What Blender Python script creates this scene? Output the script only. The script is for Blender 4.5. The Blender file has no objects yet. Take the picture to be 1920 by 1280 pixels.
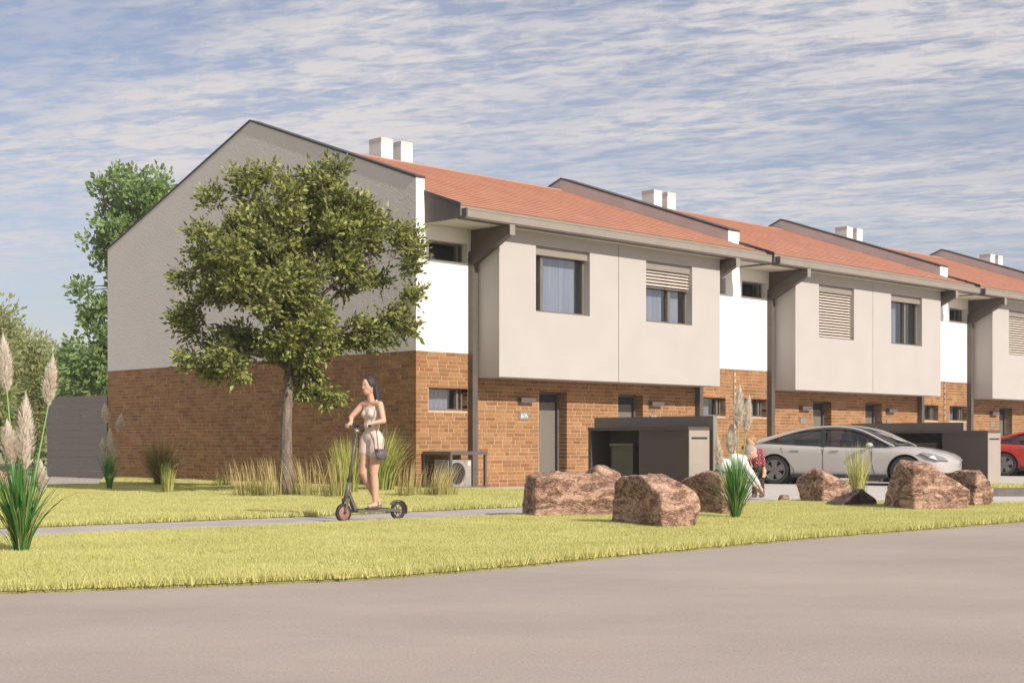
import bpy, bmesh, math, random
import numpy as np
from mathutils import Vector, Matrix, noise
R = math.radians
random.seed(7); rng = np.random.default_rng(7)
sc = bpy.context.scene
col = sc.collection

# ------------------------------------------------------------------ camera, sky, sun, exposure
U = Vector((.7088, .7054, 0)).normalized()          # along the street front
N = Vector((U.y, -U.x, 0))                          # out of the street front
ORG = Vector((-2.022, 30.64, 0))                    # ground corner of the nearest house
TH = math.atan2(U.y, U.x)
cam = bpy.data.cameras.new('camera'); co = bpy.data.objects.new('camera', cam); col.objects.link(co)
co.location = (0, 0, 1); co.rotation_euler = (R(90), 0, 0)
cam.sensor_width = 36; cam.lens = 36*2727/1920; cam.shift_y = (828-640)/1920; cam.clip_end = 3000; cam.clip_start = .1
sc.camera = co
SUN_EL = R(31.5)
sh = (N*math.cos(R(3.0)) - U*math.sin(R(3.0))).normalized()
SUN = Vector((sh.x*math.cos(SUN_EL), sh.y*math.cos(SUN_EL), math.sin(SUN_EL)))
sun = bpy.data.lights.new('sun', 'SUN'); so = bpy.data.objects.new('sun', sun); col.objects.link(so)
sun.energy = 4.0; sun.angle = R(.5); sun.color = (1, .90, .79)
so.rotation_euler = SUN.to_track_quat('Z', 'Y').to_euler()
sc.view_settings.view_transform = 'Standard'; sc.view_settings.look = 'None'
sc.view_settings.gamma = 1; sc.view_settings.use_curve_mapping = False
sc.view_settings.exposure = .34

def NT(tree): return tree.nodes, tree.links
w = bpy.data.worlds.new('World'); sc.world = w; w.use_nodes = True
nn, ll = NT(w.node_tree); nn.clear()
def nd(t, **k):
    n = nn.new(t)
    for a, b in k.items():
        if a.startswith('i_'): n.inputs[a[2:]].default_value = b
        else: setattr(n, a, b)
    return n
def mth(op, a, b=None, c=None, clamp=False):
    n = nn.new('ShaderNodeMath'); n.operation = op; n.use_clamp = clamp
    for i, v in enumerate((a, b, c)):
        if v is None: continue
        if isinstance(v, (int, float)): n.inputs[i].default_value = v
        else: ll.new(v, n.inputs[i])
    return n.outputs[0]
def ramp(fac, stops):
    n = nn.new('ShaderNodeValToRGB'); e = n.color_ramp.elements
    while len(e) < len(stops): e.new(.5)
    for i, (p, c) in enumerate(stops):
        e[i].position = p; e[i].color = (c if len(c) == 4 else (*c, 1)) if not isinstance(c, (int, float)) else (c, c, c, 1)
    ll.new(fac, n.inputs[0]); return n.outputs[0]
sky = nd('ShaderNodeTexSky', sky_type='NISHITA', sun_disc=False, sun_elevation=SUN_EL, sun_rotation=math.atan2(SUN.x, SUN.y), air_density=1.0, dust_density=1.2, ozone_density=1.6)
tc = nd('ShaderNodeTexCoord'); sep = nd('ShaderNodeSeparateXYZ'); ll.new(tc.outputs['Generated'], sep.inputs[0])
zz = mth('ADD', mth('MAXIMUM', sep.outputs[2], 0.0), .045)
cx = mth('DIVIDE', sep.outputs[0], zz); cy = mth('DIVIDE', sep.outputs[1], zz)
cmb = nd('ShaderNodeCombineXYZ'); ll.new(cx, cmb.inputs[0]); ll.new(cy, cmb.inputs[1])
def cloudnoise(rot, sx, sy, scale, det, rough, dist=0., off=0.):
    # stretch along one direction of the cloud layer
    m = nd('ShaderNodeMapping'); m.vector_type = 'POINT'; ll.new(cmb.outputs[0], m.inputs[0])
    m.inputs['Rotation'].default_value = (0, 0, R(rot)); m.inputs['Location'].default_value = (off, off*.7, 0)
    m2 = nd('ShaderNodeMapping'); ll.new(m.outputs[0], m2.inputs[0]); m2.inputs['Scale'].default_value = (sx, sy, 1)
    n = nd('ShaderNodeTexNoise'); ll.new(m2.outputs[0], n.inputs[0])
    n.inputs['Scale'].default_value = scale; n.inputs['Detail'].default_value = det; n.inputs['Roughness'].default_value = rough; n.inputs['Distortion'].default_value = dist
    return n.outputs[0]
big = cloudnoise(24, .30, .62, 1.0, 5, .58, .4, 5.3)
mid = cloudnoise(24, .42, 1.0, 4.6, 8, .66, .5, 1.7)
fine = cloudnoise(22, .52, 1.0, 18, 7, .66, .4, 8.3)
cov = ramp(big, [(.36, 0.30), (.55, 1.0)])
tex = mth('ADD', mth('MULTIPLY', fine, .50), mth('MULTIPLY', mid, .50))
dens = ramp(tex, [(.42, 0.0), (.56, 1.0)])
hz = ramp(sep.outputs[2], [(.03, .2), (.09, .42), (.15, 1.0)])
alpha = mth('MULTIPLY', mth('MULTIPLY', dens, cov), hz)
alpha = mth('MULTIPLY', mth('ADD', alpha, mth('MULTIPLY', mth('MULTIPLY', cov, hz), .30)), .86, clamp=True)
mul = nd('ShaderNodeMixRGB', blend_type='MULTIPLY'); mul.inputs[0].default_value = 1
ll.new(sky.outputs[0], mul.inputs[1]); mul.inputs[2].default_value = (1.05, .96, 1.0, 1)
veil = nd('ShaderNodeMixRGB'); veil.inputs[0].default_value = .14; ll.new(mul.outputs[0], veil.inputs[1]); veil.inputs[2].default_value = (3.9, 3.6, 4.1, 1)
mx = nd('ShaderNodeMixRGB'); ll.new(alpha, mx.inputs[0]); ll.new(veil.outputs[0], mx.inputs[1]); mx.inputs[2].default_value = (6.5, 6.2, 6.25, 1)
bg = nd('ShaderNodeBackground'); ll.new(mx.outputs[0], bg.inputs[0]); bg.inputs[1].default_value = .088
wo = nd('ShaderNodeOutputWorld'); ll.new(bg.outputs[0], wo.inputs[0])

# ------------------------------------------------------------------ materials
def mat(name, c, rough=.8, metal=0., spec=None):
    m = bpy.data.materials.new(name); m.use_nodes = True
    b = m.node_tree.nodes['Principled BSDF']; b.inputs['Base Color'].default_value = (*c, 1)
    b.inputs['Roughness'].default_value = rough; b.inputs['Metallic'].default_value = metal
    if spec is not None: b.inputs['Specular IOR Level'].default_value = spec
    return m
def begin(m):
    global nn, ll
    nn, ll = NT(m.node_tree); return nn['Principled BSDF']
def noise_tex(scale, det=4, rough=.55, vec=None, coord='Object', dist=0., sc3=None):
    n = nd('ShaderNodeTexNoise'); n.inputs['Scale'].default_value = scale; n.inputs['Detail'].default_value = det
    n.inputs['Roughness'].default_value = rough; n.inputs['Distortion'].default_value = dist
    if vec is None:
        if coord == 'Position': vec = nd('ShaderNodeNewGeometry').outputs['Position']
        else: vec = nd('ShaderNodeTexCoord').outputs[coord]
    if sc3:
        mp = nd('ShaderNodeMapping'); ll.new(vec, mp.inputs[0]); mp.inputs['Scale'].default_value = sc3; vec = mp.outputs[0]
    ll.new(vec, n.inputs[0]); return n.outputs[0]
def bump(b, h, strength=.3, dist=.02):
    n = nd('ShaderNodeBump'); n.inputs['Strength'].default_value = strength; n.inputs['Distance'].default_value = dist
    ll.new(h, n.inputs['Height']); ll.new(n.outputs[0], b.inputs['Normal'])
def noisy(name, c1, c2, scale, rough=.8, det=5, coord='Object', bs=0., bd=.01, bscale=None, metal=0., sc3=None, lo=.35, hi=.65):
    m = mat(name, c1, rough, metal); b = begin(m)
    f = noise_tex(scale, det, coord=coord, sc3=sc3)
    ll.new(ramp(f, [(lo, c1), (hi, c2)]), b.inputs['Base Color'])
    if bs: bump(b, noise_tex(bscale or scale*3, 4, coord=coord), bs, bd)
    return m
def island_mat(name, cols, rough=.85, spread=None, amp=(.78, 1.15), bscale=60, bs=.3, stain=None):
    # a different tone for each brick, tile or leaf
    m = mat(name, cols[0], rough); b = begin(m)
    a = nd('ShaderNodeNewGeometry').outputs['Random Per Island']; o = nd('ShaderNodeObjectInfo').outputs['Random']
    f = mth('FRACT', mth('ADD', a, mth('MULTIPLY', o, 7.31)))
    n = len(cols); c = ramp(f, [(i/(n-1), cols[i]) for i in range(n)])
    nz = noise_tex(bscale, 4, coord='Position')
    k = nd('ShaderNodeMixRGB', blend_type='MULTIPLY'); k.inputs[0].default_value = 1; ll.new(c, k.inputs[1])
    ll.new(ramp(nz, [(.3, amp[0]), (.7, amp[1])]), k.inputs[2]); c = k.outputs[0]
    if stain:
        k = nd('ShaderNodeMixRGB', blend_type='MULTIPLY'); k.inputs[0].default_value = 1; ll.new(c, k.inputs[1])
        ll.new(ramp(noise_tex(stain, 4, coord='Position'), [(.3, .84), (.7, 1.08)]), k.inputs[2]); c = k.outputs[0]
    ll.new(c, b.inputs['Base Color'])
    if bs: bump(b, nz, bs, .004)
    return m
M = {}
M['brick'] = island_mat('brick', [(.29, .142, .055), (.335, .170, .068), (.225, .105, .042), (.375, .20, .086), (.315, .157, .063), (.255, .122, .049)], .9, bscale=34, amp=(.86, 1.1), stain=1.2)
M['mortar'] = noisy('mortar', (.47, .35, .235), (.56, .43, .30), 9, .95, coord='Position', bs=.3, bd=.003, bscale=120)
M['white'] = noisy('white_render', (.80, .79, .76), (.84, .83, .80), 2.2, .9, coord='Position', bs=.12, bd=.003, bscale=160)
M['stucco'] = mat('rough_stucco', (.66, .60, .56), .95); _b = begin(M['stucco'])
_v = noise_tex(20, 4, .6, coord='Position', sc3=(1, 1, .8)); ll.new(ramp(noise_tex(1.1, 4, coord='Position'), [(.3, (.69, .645, .615)), (.7, (.72, .675, .645))]), _b.inputs['Base Color']); bump(_b, _v, .8, .03)
M['beige'] = noisy('beige_panel', (.43, .405, .385), (.45, .425, .405), 1.3, .75, coord='Position', bs=.08, bd=.002, bscale=90)
M['parapet'] = noisy('parapet_render', (.56, .52, .50), (.61, .565, .54), 2.0, .9, coord='Position')
M['steel'] = noisy('dark_steel', (.098, .082, .070), (.115, .096, .082), 3, .5, coord='Position')
M['cap'] = mat('metal_coping', (.05, .047, .045), .45)
M['gutter'] = noisy('gutter_metal', (.245, .218, .188), (.27, .24, .206), 2, .55, coord='Position')
M['soffit'] = noisy('soffit_board', (.62, .60, .48), (.66, .63, .51), 3, .8, coord='Position')
M['tile'] = island_mat('roof_tile', [(.425, .215, .145), (.46, .235, .158), (.40, .20, .134), (.48, .25, .172), (.44, .225, .15)], .85, bscale=30, bs=.0, amp=(.95, 1.05))
M['frame'] = noisy('window_frame', (.15, .132, .115), (.175, .152, .13), 4, .5, coord='Position')
M['door'] = noisy('door_leaf', (.155, .145, .12), (.17, .155, .13), 2, .5, coord='Position')
M['doorframe'] = mat('door_frame', (.105, .098, .09), .5)
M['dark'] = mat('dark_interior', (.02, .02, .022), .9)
M['room'] = mat('room_wall', (.16, .15, .15), .9)
M['curtain'] = noisy('curtain', (.50, .52, .60), (.66, .68, .75), 3.0, .9, coord='Object', sc3=(5, 1, .15))
M['slat'] = mat('blind_slat', (.56, .50, .44), .6)
M['concrete'] = noisy('concrete', (.33, .31, .29), (.42, .40, .37), 4, .9, coord='Position', bs=.2, bd=.004, bscale=50)
def glass(name, tint, fac):
    m = bpy.data.materials.new(name); m.use_nodes = True; b = begin(m); nn.remove(b)
    tr = nd('ShaderNodeBsdfTransparent'); tr.inputs[0].default_value = (*tint, 1)
    gl = nd('ShaderNodeBsdfGlossy'); gl.inputs['Roughness'].default_value = .03; gl.inputs[0].default_value = (.9, .9, .92, 1)
    fr = nd('ShaderNodeFresnel'); ll.new(mth('SUBTRACT', 1.5, mth('MULTIPLY', nd('ShaderNodeNewGeometry').outputs['Backfacing'], 1.5-1/1.5)), fr.inputs[0])
    f = mth('ADD', mth('MULTIPLY', fr.outputs[0], 1.0), fac, clamp=True)
    x = nd('ShaderNodeMixShader'); ll.new(f, x.inputs[0]); ll.new(tr.outputs[0], x.inputs[1]); ll.new(gl.outputs[0], x.inputs[2])
    ll.new(x.outputs[0], nn['Material Output'].inputs[0]); return m
M['glass'] = glass('window_glass', (.80, .82, .84), .07)
M['carglass'] = glass('car_glass', (.30, .31, .31), .06)
M['asphalt'] = mat('pale_asphalt', (.40, .33, .28), .92); _b = begin(M['asphalt'])
_n1 = noise_tex(.35, 5, .6, coord='Position', sc3=(1, 1.5, 1)); _n2 = noise_tex(75, 3, .7, coord='Position')
_k = nd('ShaderNodeMixRGB', blend_type='MULTIPLY'); _k.inputs[0].default_value = 1
ll.new(ramp(_n1, [(.3, (.34, .285, .25)), (.5, (.38, .322, .286)), (.72, (.425, .362, .322))]), _k.inputs[1]); ll.new(ramp(_n2, [(.3, .80), (.7, 1.14)]), _k.inputs[2])
ll.new(_k.outputs[0], _b.inputs['Base Color']); bump(_b, mth('ADD', _n2, mth('MULTIPLY', noise_tex(3, 4, coord='Position'), 1.5)), .35, .006)
M['path'] = noisy('path_paving', (.36, .325, .305), (.45, .41, .385), 1.6, .9, coord='Position', bs=.3, bd=.004, bscale=60)
M['paver'] = noisy('forecourt_paving', (.48, .45, .43), (.56, .53, .50), 1.3, .9, coord='Position', bs=.2, bd=.003, bscale=60)
M['kerb'] = noisy('kerb_stone', (.13, .12, .11), (.17, .155, .145), 6, .9, coord='Position')
M['soil'] = noisy('lawn_soil', (.17, .16, .06), (.26, .25, .095), 3, .95, coord='Position')
M['meadow'] = noisy('meadow', (.25, .27, .12), (.33, .33, .17), .2, .95, coord='Position')
M['fence'] = noisy('fence_board', (.20, .178, .16), (.23, .205, .183), 5, .8, coord='Position', sc3=(1, 1, 12))
M['bark'] = noisy('bark', (.13, .10, .08), (.26, .205, .17), 8, .95, coord='Position', bs=.9, bd=.03, bscale=22, sc3=(3, 3, .6))
M['farbark'] = noisy('grey_bark', (.12, .10, .08), (.22, .18, .15), 3, .95)
def leaf_mat(name, cols, trans=.35, rough=.5, patch=1.4, ka=.6, kb=.55):
    m = bpy.data.materials.new(name); m.use_nodes = True; b = begin(m)
    f = nd('ShaderNodeNewGeometry').outputs['Random Per Island']
    f2 = mth('ADD', mth('MULTIPLY', f, ka), mth('MULTIPLY', noise_tex(patch, 5, .65, coord='Position'), kb), clamp=True)
    c = ramp(f2, [(.1+.85*i/(len(cols)-1), cols[i]) for i in range(len(cols))])
    ll.new(c, b.inputs['Base Color']); b.inputs['Roughness'].default_value = rough; b.inputs['Specular IOR Level'].default_value = .35
    t = nd('ShaderNodeBsdfTranslucent'); ll.new(c, t.inputs[0])
    x = nd('ShaderNodeMixShader'); x.inputs[0].default_value = trans; ll.new(b.outputs[0], x.inputs[1]); ll.new(t.outputs[0], x.inputs[2])
    ll.new(x.outputs[0], nn['Material Output'].inputs[0]); return m
M['lawn'] = leaf_mat('lawn_blade', [(.30, .31, .09), (.56, .55, .20), (.66, .65, .26), (.80, .75, .36)], .35, .7, .9, .38, .82)
M['leaf'] = leaf_mat('olive_leaf', [(.07, .085, .02), (.15, .18, .045), (.28, .31, .085), (.48, .50, .17)], .3, .45, 2.6)
M['greenleaf'] = leaf_mat('fresh_leaf', [(.12, .21, .06), (.22, .33, .11), (.33, .45, .18)], .45)
M['paleleaf'] = leaf_mat('pale_leaf', [(.28, .32, .11), (.40, .43, .18), (.52, .53, .27)], .5)
M['blade'] = leaf_mat('green_blade', [(.04, .14, .03), (.09, .27, .06), (.20, .40, .12)], .35)
M['stem'] = mat('green_stem', (.22, .42, .17), .6)
M['plume'] = leaf_mat('plume', [(.78, .71, .63), (.86, .80, .72), (.90, .86, .80)], .5, .8)
M['straw'] = leaf_mat('straw', [(.42, .33, .13), (.60, .50, .22), (.70, .58, .32)], .35, .8)
M['tallgrass'] = leaf_mat('tall_grass', [(.28, .33, .07), (.46, .48, .13), (.60, .58, .24)], .35, .7)
M['reed'] = leaf_mat('reed_green', [(.25, .28, .07), (.38, .38, .12), (.48, .44, .18)], .35, .7)
M['olive'] = leaf_mat('olive_blade', [(.14, .125, .04), (.27, .21, .075), (.42, .32, .13)], .3, .7)
def rockmat(name, a, b_, c):
    m = mat(name, b_, .9); b = begin(m)
    n1 = noise_tex(2.2, 9, .72, dist=1.6, sc3=(1, 1, 2.4)); n2 = noise_tex(18, 6, .7, dist=1.0, sc3=(1, 1, 1.7)); n3 = noise_tex(80, 4, .7)
    f = mth('ADD', mth('ADD', mth('MULTIPLY', n1, .52), mth('MULTIPLY', n2, .26)), mth('MULTIPLY', n3, .22))
    ll.new(ramp(f, [(.40, a), (.475, b_), (.54, c), (.62, tuple(min(1, x*1.3) for x in c))]), b.inputs['Base Color'])  # crevice shade and pale highlights painted into the colour, following the bump noise
    bump(b, f, .8, .05); return m
M['rock'] = rockmat('brown_rock', (.05, .025, .018), (.215, .118, .078), (.52, .345, .25))
M['darkrock'] = rockmat('dark_rock', (.02, .015, .013), (.055, .038, .032), (.15, .10, .08))
M['skin'] = mat('skin', (.60, .36, .255), .55); M['hair'] = mat('dark_hair', (.030, .022, .022), .62)
M['grey_hair'] = mat('grey_hair', (.33, .29, .24), .7); M['blond'] = noisy('blond_hair', (.27, .165, .06), (.40, .25, .10), 30, .6)
M['lips'] = mat('lips', (.42, .13, .11), .5); M['eye'] = mat('eye', (.02, .015, .015), .3); M['eyewhite'] = mat('eye_white', (.7, .68, .65), .4)
M['playsuit'] = noisy('pale_fabric', (.60, .48, .42), (.74, .63, .56), 16, .9, bs=.3, bd=.01, bscale=20)
M['bag'] = mat('grey_leather', (.12, .10, .11), .5); M['sandal'] = mat('sandal', (.10, .08, .065), .6)
M['mint'] = noisy('mint_cotton', (.60, .66, .60), (.72, .76, .70), 9, .9, bs=.4, bd=.02, bscale=14)
M['trousers'] = mat('dark_green_trousers', (.035, .055, .045), .9); M['pants'] = mat('brown_trousers', (.055, .030, .028), .9)
M['shoe'] = mat('shoe', (.10, .085, .08), .7)
m = mat('red_plaid', (.3, .05, .06), .9); M['plaid'] = m; _b = begin(m)
_tc = nd('ShaderNodeTexCoord').outputs['Object']; _s = nd('ShaderNodeSeparateXYZ'); ll.new(_tc, _s.inputs[0])
def _stripe(o, k, ph, th): return mth('GREATER_THAN', mth('FRACT', mth('ADD', mth('MULTIPLY', o, k), ph)), th)
_h = mth('ADD', _s.outputs[0], _s.outputs[1])
_f = mth('ADD', mth('MULTIPLY', _stripe(_h, 14, 0, .5), .35), mth('MULTIPLY', _stripe(_s.outputs[2], 14, 0, .5), .35))
_f = mth('ADD', _f, mth('MULTIPLY', mth('MAXIMUM', _stripe(_h, 14, .3, .9), _stripe(_s.outputs[2], 14, .3, .9)), .3))
ll.new(ramp(_f, [(0, (.40, .07, .075)), (.36, (.20, .035, .045)), (.7, (.07, .02, .03)), (1, (.5, .36, .36))]), _b.inputs['Base Color'])
M['scooter'] = mat('scooter_paint', (.115, .11, .095), .45); M['rubber'] = mat('rubber', (.028, .026, .026), .8)
M['copper'] = mat('copper_rim', (.36, .19, .155), .4, .3); M['red'] = mat('red_plastic', (.5, .04, .02), .5); M['blackplastic'] = mat('black_plastic', (.02, .02, .02), .5)
M['ac'] = noisy('ac_casing', (.30, .28, .26), (.35, .325, .30), 6, .6); M['label'] = mat('paper_label', (.75, .73, .74), .6)
M['lamp'] = mat('lamp_metal', (.16, .14, .135), .4, .4); M['plate'] = mat('number_plate', (.22, .21, .20), .5); M['letter'] = mat('lettering', (.82, .80, .77), .5)
M['binwall'] = noisy('bin_store_panel', (.15, .127, .115), (.17, .145, .13), 1.5, .6, coord='Position')
M['binbox'] = noisy('bin_box_panel', (.085, .070, .062), (.098, .080, .072), 1.5, .6, coord='Position')
M['mailbox'] = noisy('mailbox_panel', (.33, .29, .245), (.36, .315, .27), 2, .6, coord='Position')
def paint(name, c):
    m = mat(name, c, .32); b = m.node_tree.nodes['Principled BSDF']; b.inputs['Coat Weight'].default_value = .6; b.inputs['Coat Roughness'].default_value = .06; return m
M['paintw'] = paint('white_paint', (.43, .41, .395)); M['paintr'] = paint('red_paint', (.42, .025, .02))
M['rim'] = mat('wheel_rim', (.20, .195, .19), .4, .5); M['lampglass'] = mat('headlight_glass', (.30, .31, .33), .12, .4)
M['seam'] = mat('seam', (.03, .03, .03), .9)

# ------------------------------------------------------------------ mesh helpers
class B:
    def __init__(s): s.v = []; s.f = []
    def add(s, v, f):
        k = len(s.v); s.v += [tuple(p) for p in v]; s.f += [tuple(i+k for i in q) for q in f]; return s
    def box(s, a, b):
        x0, y0, z0 = [min(a[i], b[i]) for i in range(3)]; x1, y1, z1 = [max(a[i], b[i]) for i in range(3)]
        return s.add([(x0,y0,z0),(x1,y0,z0),(x1,y1,z0),(x0,y1,z0),(x0,y0,z1),(x1,y0,z1),(x1,y1,z1),(x0,y1,z1)],
                     [(0,3,2,1),(4,5,6,7),(0,1,5,4),(1,2,6,5),(2,3,7,6),(3,0,4,7)])
    def prism(s, poly, d):      # poly: list of 3D points (planar), d: extrusion vector
        n = len(poly); d = Vector(d); p = [Vector(q) for q in poly]
        return s.add(p+[q+d for q in p], [tuple(range(n))[::-1], tuple(range(n, 2*n))]+[(i, (i+1) % n, n+(i+1) % n, n+i) for i in range(n)])
    def tube(s, pts, rad, seg=8, cap=True):
        pts = [Vector(p) for p in pts]; n = len(pts)
        if isinstance(rad, (int, float)): rad = [rad]*n
        rings = []; up = None
        for i, p in enumerate(pts):
            d = (pts[min(i+1, n-1)]-pts[max(i-1, 0)]).normalized()
            if up is None or abs(up.dot(d)) > .95: up = Vector((0, 0, 1)) if abs(d.z) < .9 else Vector((1, 0, 0))
            a = d.cross(up).normalized(); b = a.cross(d).normalized(); up = b
            rings.append([p+(a*math.cos(2*math.pi*k/seg)+b*math.sin(2*math.pi*k/seg))*rad[i] for k in range(seg)])
        v = [q for r in rings for q in r]
        f = [(i*seg+k, i*seg+(k+1) % seg, (i+1)*seg+(k+1) % seg, (i+1)*seg+k) for i in range(n-1) for k in range(seg)]
        if cap: f += [tuple(range(seg))[::-1], tuple((n-1)*seg+k for k in range(seg))]
        return s.add(v, f)
    def lathe(s, prof, origin, axis, seg=24):   # prof: (r, h) along axis
        o = Vector(origin); ax = Vector(axis).normalized(); t = Vector((0, 0, 1)) if abs(ax.z) < .9 else Vector((1, 0, 0))
        a = ax.cross(t).normalized(); b = ax.cross(a).normalized(); v = []; n = len(prof)
        for r, h in prof:
            v += [o+ax*h+(a*math.cos(2*math.pi*k/seg)+b*math.sin(2*math.pi*k/seg))*r for k in range(seg)]
        f = [(i*seg+k, i*seg+(k+1) % seg, (i+1)*seg+(k+1) % seg, (i+1)*seg+k) for i in range(n-1) for k in range(seg)]
        return s.add(v, f)
    def caps(s, p0, r0, p1, r1, seg=12, rings=4):
        p0 = Vector(p0); p1 = Vector(p1); d = p1-p0
        L = d.length; d = d.normalized() if L > 1e-6 else Vector((0, 0, 1)); prof = []
        for i in range(rings+1):
            a = math.pi/2*i/rings; prof.append((max(r0*math.sin(a), 1e-4), -r0*math.cos(a)))
        for i in range(rings+1):
            a = math.pi/2*(1-i/rings); prof.append((max(r1*math.sin(a), 1e-4), L+r1*math.cos(a)))
        k = len(s.v); s.lathe(prof, p0, d, seg); n = len(prof)
        s.f += [tuple(k+i for i in range(seg)), tuple(k+(n-1)*seg+i for i in range(seg))[::-1]]; return s
    def ell(s, c, r, rot=None, seg=16, rings=10):
        v = []; c = Vector(c)
        for i in range(rings+1):
            a = math.pi*i/rings
            for k in range(seg):
                b = 2*math.pi*k/seg; p = Vector((r[0]*math.sin(a)*math.cos(b), r[1]*math.sin(a)*math.sin(b), r[2]*math.cos(a)))
                if rot is not None: p = rot @ p
                v.append(c+p)
        f = [(i*seg+k, (i+1)*seg+k, (i+1)*seg+(k+1) % seg, i*seg+(k+1) % seg) for i in range(rings) for k in range(seg)]
        return s.add(v, f)
    def mesh(s, name):
        m = bpy.data.meshes.new(name); m.from_pydata(s.v, [], s.f); m.update(); return m
    def build(s, name, m, parent=None, smooth=False, loc=None, fixn=False):
        me = s.mesh(name); me.materials.append(m)
        if fixn:
            bm = bmesh.new(); bm.from_mesh(me); bmesh.ops.remove_doubles(bm, verts=bm.verts, dist=1e-5); bmesh.ops.recalc_face_normals(bm, faces=bm.faces); bm.to_mesh(me); bm.free()
        if smooth: me.shade_smooth()
        return link(name, me, parent, loc)
def link(name, me, parent=None, loc=None):
    o = bpy.data.objects.new(name, me); col.objects.link(o)
    if parent: o.parent = parent
    if loc is not None: o.location = loc
    return o
def tag(o, label=None, cat=None, group=None, kind=None):
    if label: o['label'] = label
    if cat: o['category'] = cat
    if group: o['group'] = group
    if kind: o['kind'] = kind
    return o
def empty(name, label, cat, loc, rz=0, group=None):
    o = bpy.data.objects.new(name, None); col.objects.link(o); o.location = loc; o.rotation_euler = (0, 0, rz); o.empty_display_size = .3
    return tag(o, label, cat, group)
def np_mesh(name, verts, loops, starts, m, parent=None):
    me = bpy.data.meshes.new(name); me.vertices.add(len(verts)); me.vertices.foreach_set('co', verts.astype(np.float32).ravel())
    me.loops.add(len(loops)); me.loops.foreach_set('vertex_index', loops.astype(np.int32)); me.polygons.add(len(starts)); me.polygons.foreach_set('loop_start', starts.astype(np.int32))
    me.update(calc_edges=True); me.materials.append(m); return link(name, me, parent)
def bake(o, *mods):
    for f in mods: f(o)
    dg = bpy.context.evaluated_depsgraph_get(); me = bpy.data.meshes.new_from_object(o.evaluated_get(dg)); o.modifiers.clear(); old = o.data; o.data = me
    return o
def lw(s, t, z=0.): return ORG+U*s+N*t+Vector((0, 0, z))        # street coordinates to world
def at(px, py, d): return Vector(((px-960)*d/2727, d, 1+(828-py)*d/2727))

# ------------------------------------------------------------------ ground
def sheet(name, pts, z, m, kind='structure', local=True, deep=0):
    P = [lw(s, t) if local else Vector((s, t, 0)) for s, t in pts]
    b = B(); b.add([(p.x, p.y, z) for p in P], [tuple(range(len(P)))]); o = b.build(name, m, fixn=False)
    bm = bmesh.new(); bm.from_mesh(o.data); bmesh.ops.recalc_face_normals(bm, faces=bm.faces)
    if bm.faces[0].normal.z < 0: bmesh.ops.reverse_faces(bm, faces=bm.faces)
    bmesh.ops.triangulate(bm, faces=bm.faces); bm.to_mesh(o.data); bm.free()
    if deep:
        bm = bmesh.new(); bm.from_mesh(o.data); g = bmesh.ops.extrude_face_region(bm, geom=bm.faces[:]); bmesh.ops.translate(bm, verts=[v for v in g['geom'] if isinstance(v, bmesh.types.BMVert)], vec=(0, 0, 0))
        for v in bm.verts:
            if v not in g['geom']: v.co.z -= deep
        bmesh.ops.recalc_face_normals(bm, faces=bm.faces); bm.to_mesh(o.data); bm.free()
    return tag(o, kind='structure')
sheet('ground', [(-1500, -1500), (1500, -1500), (1500, 1500), (-1500, 1500)], -.03, M['meadow'], local=False)
sheet('road', [(-120, 6), (-60, 9), (-30, 8), (160, 8), (160, 60), (-120, 60)], -.012, M['asphalt'])
FRONT = [(-24, 9.3), (-12.8, 9.1), (-10.8, 9.15), (-9.1, 9.3), (-6.1, 9.42), (.7, 9.3), (.75, 11.6), (1.2, 12.3), (2.2, 12.5), (40, 12.5), (40, 14.75), (-2.7, 14.72), (-7.5, 14.62), (-10.8, 14.79), (-12.4, 14.9), (-13.4, 14.85), (-14.5, 14.46), (-15.8, 13.86), (-18, 12.5), (-24, 10.2)]
REAR = [(-26, 7.0), (-12.5, 7.1), (-9.8, 7.3), (-7.8, 7.4), (.8, 7.35), (.8, .32), (-.02, .32), (-.02, -12.7), (-.8, -11.6), (-3.3, -7.3), (-5.4, -8.0), (-26, -28)]
sheet('path', [(-30, 6.8), (-12.5, 7.0), (-9.8, 7.2), (.9, 7.2), (.9, 9.6), (-6, 9.6), (-9, 9.5), (-30, 9.6)], -.004, M['path'])
sheet('forecourt_paving', [(.75, 0), (60, 0), (60, 12.6), (.75, 12.6)], 0, M['paver'])
sheet('side_paving', [(0, .5), (0, -25), (-20, -45), (-30, -32), (-4, -6)], -.006, M['path'])
sheet('lawn_front', FRONT, .003, M['soil'], deep=.03); sheet('lawn_rear', REAR, .003, M['soil'], deep=.03)
def strip(name, s0, s1, t0, t1, m, z0=-.05, z1=.03):
    b = B(); b.box((s0, -t1, z0), (s1, -t0, z1)); o = b.build(name, m); o.location = ORG; o.rotation_euler = (0, 0, TH); return tag(o, kind='structure')
strip('wall_base_paving', 0.02, .78, 0.0, .3, M['concrete'])
# raised island with a dark kerb, world aligned
b = B(); b.box((8.62, 26.7, -.05), (30, 26.84, .155)); b.box((8.62, 26.84, -.05), (8.76, 28.8, .155)); b.build('kerb', M['kerb'])['kind'] = 'structure'
b = B(); b.box((8.76, 26.84, -.05), (30, 28.8, .14)); b.build('island_soil', M['soil'])['kind'] = 'structure'

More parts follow.
